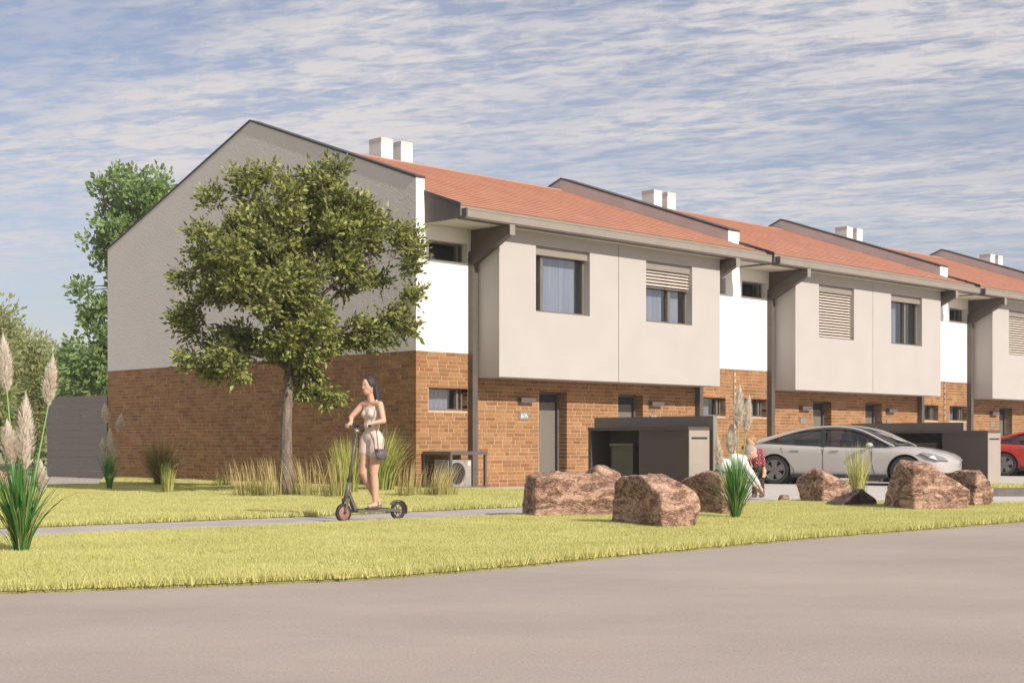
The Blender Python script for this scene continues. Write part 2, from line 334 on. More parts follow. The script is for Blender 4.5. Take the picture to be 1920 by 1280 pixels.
def inpoly(x, y, poly):
    c = np.zeros(len(x), bool); n = len(poly); j = n-1
    for i in range(n):
        xi, yi = poly[i]; xj, yj = poly[j]
        k = ((yi > y) != (yj > y)) & (x < (xj-xi)*(y-yi)/(yj-yi+1e-12)+xi); c ^= k; j = i
    return c
def blades(base, h, lean, width, ang, curve=.5):
    """thin blades, two quads ending in a point: (n,3) base, height, lean vector (n,2), width, face angle"""
    n = len(base); dx = np.cos(ang)*width/2; dy = np.sin(ang)*width/2; V = np.zeros((n, 5, 3), np.float32)
    for i, (f, wd) in enumerate(((0, 1.), (.55, .8))):
        ox = lean[:, 0]*f**(1+curve); oy = lean[:, 1]*f**(1+curve); z = h*f
        for k, sg in enumerate((-1, 1)):
            V[:, i*2+k, 0] = base[:, 0]+ox+sg*dx*wd; V[:, i*2+k, 1] = base[:, 1]+oy+sg*dy*wd; V[:, i*2+k, 2] = base[:, 2]+z
    V[:, 4, 0] = base[:, 0]+lean[:, 0]; V[:, 4, 1] = base[:, 1]+lean[:, 1]; V[:, 4, 2] = base[:, 2]+h
    o = (np.arange(n)*5)[:, None]; L = np.concatenate([o+0, o+1, o+3, o+2, o+2, o+3, o+4], 1).ravel()
    st = (np.arange(n)*7)[:, None]+np.array([[0, 4]]); return V.reshape(-1, 3), L, st.ravel()
def spikes(base, h, lean, width, ang):
    n = len(base); V = np.zeros((n, 3, 3), np.float32); dx = np.cos(ang)*width/2; dy = np.sin(ang)*width/2
    V[:, 0] = base; V[:, 0, 0] -= dx; V[:, 0, 1] -= dy; V[:, 1] = base; V[:, 1, 0] += dx; V[:, 1, 1] += dy
    V[:, 2] = base; V[:, 2, 0] += lean[:, 0]; V[:, 2, 1] += lean[:, 1]; V[:, 2, 2] += h
    return V.reshape(-1, 3), np.arange(n*3), np.arange(n)*3
def lawn(name, poly, n, smin, smax, tmin, tmax, hmin, hmax, wd, z=.01, edge=None):
    s = rng.uniform(smin, smax, n); t = rng.uniform(tmin, tmax, n); k = inpoly(s, t, poly); s = s[k]; t = t[k]
    x = ORG.x+U.x*s+N.x*t; y = ORG.y+U.y*s+N.y*t
    k = (np.abs(x/y) < .47) & (y > 8); x = x[k]; y = y[k]; n = len(x)
    if edge is not None:
        ex = ORG.x+U.x*edge[0]+N.x*edge[1]; ey = ORG.y+U.y*edge[0]+N.y*edge[1]; x = np.concatenate([x, ex]); y = np.concatenate([y, ey]); n = len(x)
    # uneven height in patches
    hn = .5+.5*np.sin(x*2.1+np.sin(y*1.7)*1.3)*np.sin(y*1.9+np.sin(x*1.3)); hn = hn*.6+.4*rng.random(n)
    h = hmin+(hmax-hmin)*hn
    if edge is not None: h[-len(edge[0]):] = rng.uniform(.05, .11, len(edge[0]))
    a = rng.uniform(0, 2*math.pi, n); l = h*rng.uniform(.15, .75, n)
    base = np.stack([x, y, np.full(n, z)], 1); V, L, S = spikes(base, h, np.stack([np.cos(a)*l, np.sin(a)*l], 1), wd*rng.uniform(.7, 1.3, n)*(1+y/35), rng.uniform(0, math.pi, n))
    o = np_mesh(name, V, L, S, M['lawn']); tag(o, kind='stuff'); return o
# tufts that make the ragged edge along the road and the path
def edge_tufts(line, step, n_each, off=.0):
    S = []; T = []
    for (s0, t0), (s1, t1) in zip(line[:-1], line[1:]):
        L = math.hypot(s1-s0, t1-t0); k = max(1, int(L/step))
        for i in range(k):
            if rng.random() < .12: continue
            f = (i+rng.random()*.8)/k; cs = s0+(s1-s0)*f; ct = t0+(t1-t0)*f+off
            m = int(n_each*rng.uniform(.5, 1.3)); S.append(cs+rng.normal(0, .035, m)); T.append(ct+rng.normal(0, .02, m))
    return np.concatenate(S), np.concatenate(T)
e1 = edge_tufts([(-18, 12.5), (-15.8, 13.86), (-14.5, 14.46), (-13.4, 14.85), (-12.4, 14.9), (-10.8, 14.79), (-7.5, 14.62), (-2.7, 14.72), (6, 14.75)], .075, 26, .0)
lawn('lawn_grass', FRONT, 1750000, -20, 17, 8.6, 15, .022, .062, .0075, edge=e1)
e2 = edge_tufts([(-14, 7.05), (-12.5, 7.1), (-9.8, 7.3), (-7.8, 7.4), (.8, 7.35)], .09, 24, .0)
lawn('lawn_grass', REAR, 1300000, -22, 1, -13, 7.5, .025, .07, .009, edge=e2)
n_ = 9000; base = np.stack([rng.uniform(8.8, 13, n_), rng.uniform(26.86, 28.7, n_), np.full(n_, .14)], 1); a = rng.uniform(0, 6.28, n_); h = rng.uniform(.03, .07, n_)
tag(np_mesh('island_grass', *blades(base, h, np.stack([np.cos(a), np.sin(a)], 1)*h[:, None]*.4, np.full(n_, .012), a), M['lawn']), kind='stuff')

# ------------------------------------------------------------------ houses
ROW = 2.92/34
OPEN = [(.36, 1.49, 1.67, 2.17), (3.73, 4.66, 0, 2.17), (6.48, 7.41, 0, 2.17), (9.65, 10.78, 1.67, 2.17)]
UP = [(.36, 1.49, 4.88, 5.30), (9.65, 10.78, 4.88, 5.30)]
RS = .345
def zroof(t): return 6.27-RS*t if t > -6.05 else 6.27+RS*6.05-.36*(-6.05-t)
def hbox(b, s0, s1, t0, t1, z0, z1): return b.box((s0, -t1, z0), (s1, -t0, z1))
def front_sheet(b, s0, s1, z0, z1, t, holes, depth):
    """flat wall in the street plane with real openings and their reveals"""
    hs = [h for h in holes if h[1] > s0 and h[0] < s1 and h[3] > z0 and h[2] < z1]
    ss = sorted({s0, s1, *[x for h in hs for x in h[:2] if s0 < x < s1]}); zs = sorted({z0, z1, *[x for h in hs for x in h[2:] if z0 < x < z1]})
    for a, c in zip(ss[:-1], ss[1:]):
        for d, e in zip(zs[:-1], zs[1:]):
            m = ((a+c)/2, (d+e)/2)
            if any(h[0] < m[0] < h[1] and h[2] < m[1] < h[3] for h in hs): continue
            b.add([(a, -t, d), (c, -t, d), (c, -t, e), (a, -t, e)], [(0, 1, 2, 3)])
    for h in hs:
        a, c, d, e = h; y0 = -t; y1 = -t+depth
        b.add([(a, y0, d), (a, y1, d), (a, y1, e), (a, y0, e)], [(0, 1, 2, 3)]); b.add([(c, y0, d), (c, y1, d), (c, y1, e), (c, y0, e)], [(3, 2, 1, 0)])
        b.add([(a, y0, e), (c, y0, e), (c, y1, e), (a, y1, e)], [(0, 1, 2, 3)]); b.add([(a, y0, d), (c, y0, d), (c, y1, d), (a, y1, d)], [(3, 2, 1, 0)])
    return b
def window(H, s0, s1, z0, z1, t, mull=(), blind=0., curtain=(), headbox=0., fw=.055, room='room', split=None):
    """frame, pane and sill set back in an opening whose wall face is at t"""
    z1w = z1; b = B(); ft = t-.0
    fr = B(); d0, d1 = ft-.07, ft+.02
    hbox(fr, s0, s0+fw, d0, d1, z0, z1); hbox(fr, s1-fw, s1, d0, d1, z0, z1)
    hbox(fr, s0+fw, s1-fw, d0, d1, z1-fw, z1); hbox(fr, s0+fw, s1-fw, d0, d1, z0, z0+fw)
    for f in mull:
        c = s0+(s1-s0)*f; hbox(fr, c-fw*.8, c+fw*.8, d0, d1+.012, z0+fw, z1-fw)
    w_ = fr.build('window', M['frame'], H)
    p = B(); hbox(p, s0+fw, s1-fw, ft-.035, ft-.027, z0+fw, z1-fw); p.build('pane', M['glass'], w_)
    r = B(); a, c, y0, y1 = s0-.02, s1+.02, -(ft-.07), -(ft-1.0)      # the room behind
    hbox(r, a, c, ft-1.1, ft-1.0, z0-.02, z1+.02); hbox(r, a-.03, a, ft-1.0, ft-.071, z0-.02, z1+.02); hbox(r, c, c+.03, ft-1.0, ft-.071, z0-.02, z1+.02)
    hbox(r, a, c, ft-1.0, ft-.071, z0-.05, z0-.021); hbox(r, a, c, ft-1.0, ft-.071, z1+.021, z1+.05); r.build('interior', M[room], w_)
    for f0, f1 in curtain:
        b = B(); n = max(2, int((f1-f0)*(s1-s0)/.035)); v = []
        for i in range(n+1):
            x = s0+(s1-s0)*(f0+(f1-f0)*i/n); y = -(ft-.17)+(.018 if i % 2 else -.018)
            v += [(x, y, z0+.03), (x, y, z1-.02)]
        b.add(v, [(2*i, 2*i+2, 2*i+3, 2*i+1) for i in range(n)]); b.build('curtain', M['curtain'], w_)
    if headbox:
        b = B(); hbox(b, s0+.003, s1-.003, ft+.02, ft+.13, z1-headbox, z1-.003); b.build('blind_box', M['gutter'], w_)
    if blind:
        b = B(); b.add([(s0+.01, -.028, -.022), (s1-.01, -.028, -.022), (s1-.01, .026, .028), (s0+.01, .026, .028), (s0+.01, -.028, -.016), (s1-.01, -.028, -.016), (s1-.01, .026, .034), (s0+.01, .026, .034)],
                       [(0,3,2,1),(4,5,6,7),(0,1,5,4),(1,2,6,5),(2,3,7,6),(3,0,4,7)])
        me = b.mesh('slat'); me.materials.append(M['slat']); z = z1-headbox-.045; k = 0
        while z > z1-headbox-(z1-z0-headbox)*blind and z > z0+.05:
            link('slat', me, w_, (0, -(ft+.075), z)); z -= .078; k += 1
        b = B(); hbox(b, s0+.01, s1-.01, ft+.05, ft+.10, z-.005, z+.025); b.build('bottom_rail', M['frame'], w_)
    return w_
def brick_mesh(L, depth):
    b = B(); b.box((0, 0, 0), (L, depth, ROW-.0125)); m = b.mesh('brick'); m.materials.append(M['brick']); return m
BM = {}
def bmesh_for(L, depth, gable):
    k = (round(L, 2), depth, gable)
    if k not in BM:
        b = B()
        if gable: b.box((0, 0, 0), (depth, k[0], ROW-.0125))
        else: b.box((0, 0, 0), (k[0], depth, ROW-.0125))
        m = b.mesh('brick'); m.materials.append(M['brick']); BM[k] = m
    return BM[k]
def brickwork(H, wall, a0, a1, holes, near, gable=False, rs=random.Random(5)):
    """lay bricks row by row; the nearest `near` become single objects, the rest one part"""
    out = []
    for r in range(34):
        z = r*ROW+.0055; zc = z+ROW/2
        segs = [(a0, a1)]
        for h in holes:
            if h[2]-.01 < zc < h[3]+.01:
                segs = [q for x0, x1 in segs for q in ((x0, min(x1, h[0])), (max(x0, h[1]), x1)) if q[1]-q[0] > .02]
        off = rs.uniform(0, .3)
        for si, (x0, x1) in enumerate(segs):
            x = x0; first = True; lap = (r % 2)*.105
            if gable and abs(x1) < 1e-6: x1 -= lap
            if not gable and x0 == 0: x = x0+(.105 if r % 2 == 0 else 0)
            while x < x1-.012:
                L = rs.choice((.30, .30, .36, .36, .15, .24)) if gable else rs.choice((.26, .30, .30, .36, .14, .26))
                if first and rs.random() < .6: L = round(off % .3+.08, 2)
                if x1-x-L < .09: L = x1-x
                L = min(L, .47)
                edge = (not gable) and ((first and x0 > 0) or (x+L > x1-.01 and x1 < a1-.01))
                out.append((x, L, z, .29 if edge else .1)); x += L; first = False
    # nearest the camera first
    key = (lambda q: -q[0]) if gable else (lambda q: q[0])
    out.sort(key=key); jt = .021
    if near:
        mid_ = [q for q in out if (q[2] > .25)][:near]; ids = set(map(id, mid_))
        for q in mid_:
            L = q[1]-jt; e = rs.uniform(-.002, .002)
            link('brick', bmesh_for(L, q[3], gable), wall, (e, q[0], q[2]) if gable else (q[0], e, q[2]))
        out = [q for q in out if id(q) not in ids]
    b = B()
    for x, L, z, d in out:
        e = rs.uniform(-.003, .003); L -= jt
        if gable: b.box((e, x, z), (e+d, x+L, z+ROW-.0125))
        else: b.box((x, e, z), (x+L, e+d, z+ROW-.0125))
    o = b.build('brickwork', M['brick'], wall); o['kind'] = 'stuff'; return o
def lettering(txt, size, parent, loc, m):
    c = bpy.data.curves.new('lettering', 'FONT'); c.body = txt; c.size = size; c.extrude = .003; c.align_x = 'CENTER'; c.align_y = 'CENTER'
    o = bpy.data.objects.new('tmp', c); col.objects.link(o); me = bpy.data.meshes.new_from_object(o.evaluated_get(bpy.context.evaluated_depsgraph_get())); bpy.data.objects.remove(o)
    me.materials.clear(); me.materials.append(m); t = link('lettering', me, parent, loc); t.rotation_euler = (R(90), 0, 0); return t

def house(k, label, blinds, signs):
    H = empty('terraced_house', label, 'house', lw(11.14*k, 0), TH, 'identical gabled houses in the terrace')
    detail = k < 3
    # --- brick storey
    if detail:
        b = B(); front_sheet(b, 0.008, 11.14, 0, 2.92, -.008, OPEN, .30); wall = b.build('brick_wall', M['mortar'], H)
        brickwork(H, wall, 0, 11.14, OPEN, 300 if k else 190)
    if k == 0:
        b = B(); b.add([(.008, .008, 0), (.008, 12.78, 0), (.008, 12.78, 2.92), (.008, .008, 2.92)], [(0, 3, 2, 1)])
        b.box((.11, 12.5, 0), (11.1, 12.76, 6.2)); gw = b.build('brick_wall', M['mortar'], H)
        # the gable's bricks run along -t, i.e. local y from 0 to 12.78
        bb = []; rs = random.Random(11)
        for r in range(34):
            y = .105 if r % 2 else 0.; z = r*ROW+.0055; first = True
            while y < 12.77:
                L = rs.choice((.25, .25, .28, .25, .13, .30))
                if first and rs.random() < .5: L = rs.choice((.15, .2, .26))
                if 12.78-y-L < .09: L = 12.78-y
                L = min(L, .47); bb.append((y, L, z)); y += L; first = False
        bb.sort(key=lambda q: q[0]); sel = [q for q in bb if q[2] > .3][:110]; ids = set(map(id, sel))
        for q in sel: link('brick', bmesh_for(q[1]-.021, .1, True), gw, (rs.uniform(-.003, .003), q[0], q[2]))
        b = B()
        for q in bb:
            if id(q) in ids: continue
            e = rs.uniform(-.003, .003); b.box((e, q[0], q[2]), (e+.1, q[0]+q[1]-.021, q[2]+ROW-.0125))
        b.build('brickwork', M['brick'], gw)['kind'] = 'stuff'
    # --- party walls with raised parapets
    prof = lambda f, zb: [(0, -f, zb), (0, -f, 6.56-.0), (0, 6.05, 8.68), (0, 12.78, 6.24), (0, 12.78, zb)]
    for i, s0 in enumerate((0, 10.90)):
        rough = (k == 0 and i == 0); zb = 2.925 if rough else 5.0
        P = [(s0, .02, zb), (s0, .02, 6.56), (s0, 6.05, 8.68), (s0, 12.78, 6.24), (s0, 12.78, zb)]
        b = B(); b.prism(P, (.24, 0, 0)); g = b.build('gable_wall', M['stucco'] if rough else M['parapet'], H, fixn=True)
        for (y0, z0), (y1, z1) in (((0., 6.567), (6.05, 8.68)), ((6.05, 8.68), (12.80, 6.233))):
            c = B(); c.prism([(s0-.02, y0, z0+.002), (s0-.02, y1, z1+.002), (s0-.02, y1, z1+.05), (s0-.02, y0, z0+.05)], (.28, 0, 0)); c.build('coping', M['cap'], g, fixn=True)
        b = B(); hbox(b, s0, s0+.24, -.018, 0, 5.62, 6.56); b.build('parapet_end', M['white'], g)
    # --- upper wall
    b = B(); front_sheet(b, 0, 11.14, 2.925, 5.62, .0, UP+[(2.2, 9.0, 3.2, 5.6)], .20); b.build('rendered_wall', M['white'], H)
    # --- bay over the entrance
    WIN = [(2.80, 4.57, 3.87, 5.33), (6.57, 8.34, 3.87, 5.33)]
    if detail:
        bay = B(); hbox(bay, 1.68, 9.46, 0, .775, 2.42, 2.45); hbox(bay, 5.53, 5.61, .5, .775, 2.45, 5.6)
        by = bay.build('bay', M['seam'], H)
        for i, (s0, s1) in enumerate(((1.67, 5.563), (5.577, 9.47))):
            b = B(); front_sheet(b, s0, s1, 2.40, 5.62, .8, WIN, .20)
            se = s0 if i == 0 else s1
            b.add([(se, -.8, 2.40), (se, 0, 2.40), (se, 0, 5.62), (se, -.8, 5.62)], [(0, 3, 2, 1)])
            b.add([(s0, -.8, 2.40), (s1, -.8, 2.40), (s1, 0, 2.40), (s0, 0, 2.40)], [(0, 3, 2, 1)])
            b.build('bay_panel', M['beige'], by)
        for i, (wd, bl) in enumerate(zip(WIN, blinds)):
            window(H, *wd, .8-.2, mull=(.20,) if i == 0 else (.60,), blind=bl[0], curtain=bl[1], headbox=.19)
        for o_ in UP+[OPEN[0], OPEN[3]]:
            lowr = o_[2] < 3
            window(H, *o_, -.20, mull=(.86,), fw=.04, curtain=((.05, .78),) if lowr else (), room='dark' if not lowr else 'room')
        # doors
        for i, o_ in enumerate(OPEN[1:3]):
            s0, s1, z0, z1 = o_; t = -.27
            fr = B(); hbox(fr, s0, s0+.06, t-.1, t+.02, 0, z1); hbox(fr, s1-.06, s1, t-.1, t+.02, 0, z1); hbox(fr, s0+.06, s1-.06, t-.1, t+.02, z1-.07, z1)
            d = fr.build('door', M['doorframe'], H)
            b = B(); hbox(b, s0+.06, s1-.06, t-.07, t-.02, 1.92, z1-.07); b.build('shaded_transom', M['seam'], d)  # transom panel; its near-black colour also paints the shadow above the door
            b = B(); hbox(b, s0+.20, s1-.10, t-.06, t-.02, .02, 1.915); hbox(b, s0+.06, s0+.20, t-.06, t-.02, .02, .35); b.build('door_leaf', M['door'], d)
            b = B(); hbox(b, s0+.06, s0+.20, t-.05, t-.04, .35, 1.915); b.build('side_light', M['glass'], d)
            b = B(); hbox(b, s0, s1, t-.30, t-.28, 0, z1); b.build('hall', M['dark'], d)
            b = B(); b.tube([(s0+.27, -(t+.045), .75), (s0+.27, -(t+.045), 1.65)], .014, 8); hbox(b, s0+.262, s0+.278, t-.02, t+.04, .82, .84); hbox(b, s0+.262, s0+.278, t-.02, t+.04, 1.56, 1.58); b.build('handle', M['gutter'], d)
            b = B(); hbox(b, s0+.01, s1-.01, t-.1, .04, -.04, .035); b.build('doorstep', M['concrete'], d)
        # wall lamps and number plates
        for i, s0 in enumerate((3.03, 7.62)):
            b = B(); hbox(b, s0, s0+.46, .005, .13, 1.89, 2.0); l_ = b.build('wall_lamp', M['lamp'], H)
            b = B(); hbox(b, s0+.04, s0+.42, .02, .11, 1.884, 1.889); b.build('diffuser', M['label'], l_)
            b = B(); hbox(b, s0+.04, s0+.36, .004, .016, 1.50, 1.67); p_ = b.build('number_plate', M['plate'], H)
            if signs: lettering(signs[i], .15, p_, (s0+.20, -.017, 1.585), M['letter'])
        # posts, gussets and brackets
        for s0 in (1.50, 9.48):
            b = B(); hbox(b, s0, s0+.155, .002, .15, -.03, 5.0); b.build('post', M['steel'], H)
            b = B(); b.prism([(s0, -.01, 4.93), (s0, -.01, 5.12), (s0, -1.12, 5.595), (s0, -1.285, 5.595), (s0, -1.285, 5.38), (s0, -1.2, 5.38), (s0, -.15, 4.86)], (.155, 0, 0)); br = b.build('bracket', M['steel'], H, fixn=True)
            b = B(); b.prism([(s0+.08, -.01, 5.08), (s0+.08, -.01, 5.612), (s0+.08, -1.15, 5.612)], (.02, 0, 0)); b.build('gusset', M['steel'], br, fixn=True)
            b = B(); hbox(b, s0, s0+.155, 1.286, 1.30, 5.38, 5.60); b.build('sunlit_bracket_end', M['gutter'], br)  # paler than the steel: sunlight on the end face put into the colour
    # --- roof: boxed eaves, gutter, tile rows
    b = B(); b.prism([(.24, -1.1, 5.62), (.24, -1.1, zroof(1.1)-.02), (.24, 6.05, zroof(-6.05)-.06), (.24, 12.85, zroof(-12.85)-.02), (.24, 12.85, zroof(-12.85)-.2), (.24, 6.05, zroof(-6.05)-.3), (.24, -.0, 5.95), (.24, -.0, 5.62)], (10.66, 0, 0))
    rf = b.build('roof', M['steel'], H, fixn=True)
    b = B(); hbox(b, 10.9, 11.02, .02, 1.1, 5.62, 5.83); hbox(b, .243, 11.0, .012, 1.09, 5.612, 5.6195); b.build('soffit', M['soffit'], rf)
    b = B(); hbox(b, .24, 11.03, 1.1, 1.125, 5.66, 5.875); b.build('fascia', M['gutter'], rf)
    b = B(); hbox(b, .30, 11.05, 1.127, 1.27, 5.635, 5.80); hbox(b, .295, 11.055, 1.262, 1.28, 5.79, 5.812); b.build('gutter', M['gutter'], rf)
    b = B(); hbox(b, .26, .299, 1.127, 1.272, 5.615, 5.815); hbox(b, .24, 11.05, 1.03, 1.262, 5.600, 5.633); b.build('gutter_dark_edge', M['steel'], rf)  # dark cap on the gutter's near end and dark strip along its underside
    if True:
        b = B(); b.prism([(.222, 0.0, zroof(0)-.04), (.222, -1.12, zroof(1.12)-.04), (.222, -1.12, zroof(1.12)+.055), (.222, 0., zroof(0)+.055)], (.03, 0, 0)); b.build('verge_flashing', M['cap'], rf, fixn=True)
    # tile rows of single tiles
    rs = random.Random(3+k); ex = .345; cosr = 1/math.hypot(1, RS); sinr = RS*cosr
    nrow = int(7.17/ (ex*cosr))
    for r in range(nrow+1):
        t1 = 1.13-r*ex*cosr; t0 = max(t1-ex*cosr*1.08, -6.03); se = 10.96 if t1 > .02 and t0 > -.02 else 10.9
        if t1 < -5.95: break
        b = B(); s = .252-(0 if r % 2 else .15)
        while s < se-.02:
            a = max(s, .252); c = min(s+.30, se)-.004; e = rs.uniform(-.001, .001)
            if c-a > .02:
                zf = zroof(t1)+.024+e; zb_ = zroof(t0)+.002+e
                b.add([(a, -t1+.024, zf-.028), (c, -t1+.024, zf-.028), (c, -t0, zb_-.02), (a, -t0, zb_-.02), (a, -t1, zf), (c, -t1, zf), (c, -t0, zb_), (a, -t0, zb_)],
                      [(0,3,2,1),(4,5,6,7),(0,1,5,4),(1,2,6,5),(2,3,7,6),(3,0,4,7)])
            s += .30
        b.build('tile_row', M['tile'], rf)
    b = B(); b.prism([(.25, 5.9, zroof(-5.9)+.0), (.25, 6.05, zroof(-6.05)+.035), (.25, 6.2, zroof(-6.2)+.0)], (10.64, 0, 0)); b.build('ridge', M['tile'], rf, fixn=True)
    b = B(); b.add([(.25, 6.06, zroof(-6.06)), (10.9, 6.06, zroof(-6.06)), (10.9, 12.9, zroof(-12.9)+.02), (.25, 12.9, zroof(-12.9)+.02)], [(0, 1, 2, 3)]); b.build('rear_slope', M['tile'], rf)
    for i, s0 in enumerate((4.22, 4.90)):
        b = B(); hbox(b, s0, s0+.40, -6.72, -6.22, 7.9, 8.84); c = b.build('chimney', M['white'], rf)
        b = B(); hbox(b, s0-.006, s0+.406, -6.726, -6.214, 8.84, 8.96); b.build('chimney_cap', M['parapet'], c)
    # expansion joint against the next house
    if detail:
        b = B(); hbox(b, 11.125, 11.155, .004, .010, 0, 2.92); b.build('joint_strip', M['gutter'] if k == 0 else M['steel'], H)
    return H
house(0, 'end house with rough grey gable and brick flank in full view behind the tree', ((0., ((.03, .17), (.23, .93))), (.30, ((.03, .56), (.64, .93)))), ('6/A', '6/B'))
house(1, 'middle house behind the parked white car, one blind fully lowered over its left bay window', ((1., ()), (0., ((.03, .5),))), None)
house(2, 'house cut by the right edge of the photo, above the red car', ((.97, ()), (.0, ((.05, .5),))), None)
house(3, 'farthest house, only its roof and twin chimneys showing beyond the last stepped parapet', ((0, ()), (0, ())), None)

# ------------------------------------------------------------------ garden fence at the rear
F = empty('board_fence', 'tall dark grey board fence running back from the rear corner of the brick gable', 'fence', lw(0, -12.84), TH)
Lf = 3.4; bh = 2.27/12
b = B(); b.box((0, 0, 0), (Lf, .02, bh-.012))
ang = None
me = B().box((0, 0, 0), (.03, Lf, bh-.005)).mesh('board'); me.materials.append(M['fence'])
for i in range(12):
    link('board', me, F, (random.uniform(-.001, .001), 0, i*bh+.01))
pm = B().box((.032, 0, -.1), (.11, .08, 2.25)).mesh('fence_post'); pm.materials.append(M['steel'])
for y in (0.02, 1.6, 3.3): link('fence_post', pm, F, (0, y, 0))
bpy.context.view_layer.update()

# ------------------------------------------------------------------ air conditioner in its steel cage
A = empty('unit_cage', 'low open steel cage against the brick wall around the outdoor air unit', 'cage', lw(.15, .05), TH)
w_, d_, h_, q = 1.05, .86, .80, .055
for x in (0, w_-q):
    for y in (0, d_-q): B().box((x, -y-q, -.02), (x+q, -y, h_-.07)).build('cage_post', M['lamp'], A)
B().box((-.01, -d_-.01, h_-.07), (w_+.01, .0, h_)).build('cage_top', M['lamp'], A)
B().box((q, -d_+.012, 0.02), (w_-q, -d_+.05, .07)).build('bottom_rail', M['lamp'], A)
X = empty('air_conditioner', 'pale outdoor air conditioning unit with round fan grille inside the steel cage', 'air conditioner', lw(.24, .32), TH)
B().box((0, -.42, .05), (.66, 0, .63)).build('casing', M['ac'], X)
for x in (.06, .52): B().box((x, -.42, -.03), (x+.08, -.02, .05)).build('foot', M['steel'], X)
f_ = B().lathe([(.235, .0), (.235, .006), (.215, .006), (.215, .0)], (.25, -.422, .34), (0, -1, 0), 28).build('fan_grille', M['lamp'], X)
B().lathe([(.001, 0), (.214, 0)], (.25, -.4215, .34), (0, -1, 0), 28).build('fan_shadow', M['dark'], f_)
g_ = B()
for r_ in (.06, .10, .14, .18): g_.lathe([(r_, 0), (r_, .006), (r_-.008, .006), (r_-.008, 0)], (.25, -.4235, .34), (0, -1, 0), 24)
for a_ in range(8):
    c_, s_ = math.cos(a_*math.pi/4), math.sin(a_*math.pi/4); g_.tube([(.25, -.428, .34), (.25+.21*c_, -.428, .34+.21*s_)], .004, 4)
g_.build('grille_wire', M['lamp'], f_)
B().box((.50, -.423, .10), (.645, -.4215, .60)).build('service_panel', M['ac'], X); B().box((.56, -.4245, .50), (.635, -.4235, .59)).build('rating_label', M['label'], X)
for x in (.03, .47):
    for z in (.10, .58): B().lathe([(.012, 0), (.012, .004), (.001, .004)], (x, -.421, z), (0, -1, 0), 10).build('screw', M['steel'], X)

# ------------------------------------------------------------------ bin stores between the parking bays
def bin_store(label, s0, s1, t0, t1, ps, pt0, pt1, h=1.27, ph=1.475):
    o = empty('bin_store', label, 'bin store', lw(s0, t1), TH, 'bin stores between the parking bays')
    W = s1-s0; L = t1-t0; yo = .62      # opening from yo (behind the solid front box) to L
    B().box((ps-s0, -(pt1-t1), -.05), (ps-s0+.13, t1-pt0, ph)).build('screen_wall', M['binwall'], o)
    B().box((ps-s0+.004, -(pt1-t1)-.012, -.05), (ps-s0+.126, -(pt1-t1), ph-.002)).build('sunlit_wall_end', M['gutter'], o)  # thin paler slab that paints the sunlit end of the screen wall
    # solid box part with the letterbox front
    B().box((0, .012, -.05), (W, yo+.55, h-.06)).build('side_panel', M['binbox'], o)
    B().box((-.012, .0, h-.06), (W, L, h)).build('roof_slab', M['binbox'], o)
    B().box((0, L-.07, -.05), (W, L-.001, h-.061)).build('rear_post', M['binbox'], o)
    B().box((W-.04, yo+.551, -.05), (W-.001, L-.071, h-.061)).build('back_panel', M['binbox'], o)
    mb = B().box((.005, -.004, -.05), (W-.005, .011, h-.062)).build('mailbox_front', M['mailbox'], o)
    B().box((.07, -.008, h-.22), (W-.07, -.0045, h-.185)).build('letter_slot', M['dark'], mb)
    # wheeled bins inside
    for j, y in enumerate((yo+.75, yo+1.42)):
        if y+.5 > L-.1: continue
        B().box((.06, y, .05), (W-.1, y+.52, .92)).build('inner_box', M['steel'] if j == 0 else M['dark'], o)
        B().box((.03, y-.03, .921), (W-.08, y+.55, .97)).build('box_lid', M['lamp'], o)
    return o
bin_store('dark bin store with letterbox behind the boulders, nearest the door marked 6/A', .46, 1.06, 4.47, 6.9, 1.16, 4.0, 6.9)
bin_store('dark bin store with letterbox beyond the white car, next to the red car', 11.87, 12.50, 3.9, 6.8, 12.66, 2.6, 5.75)

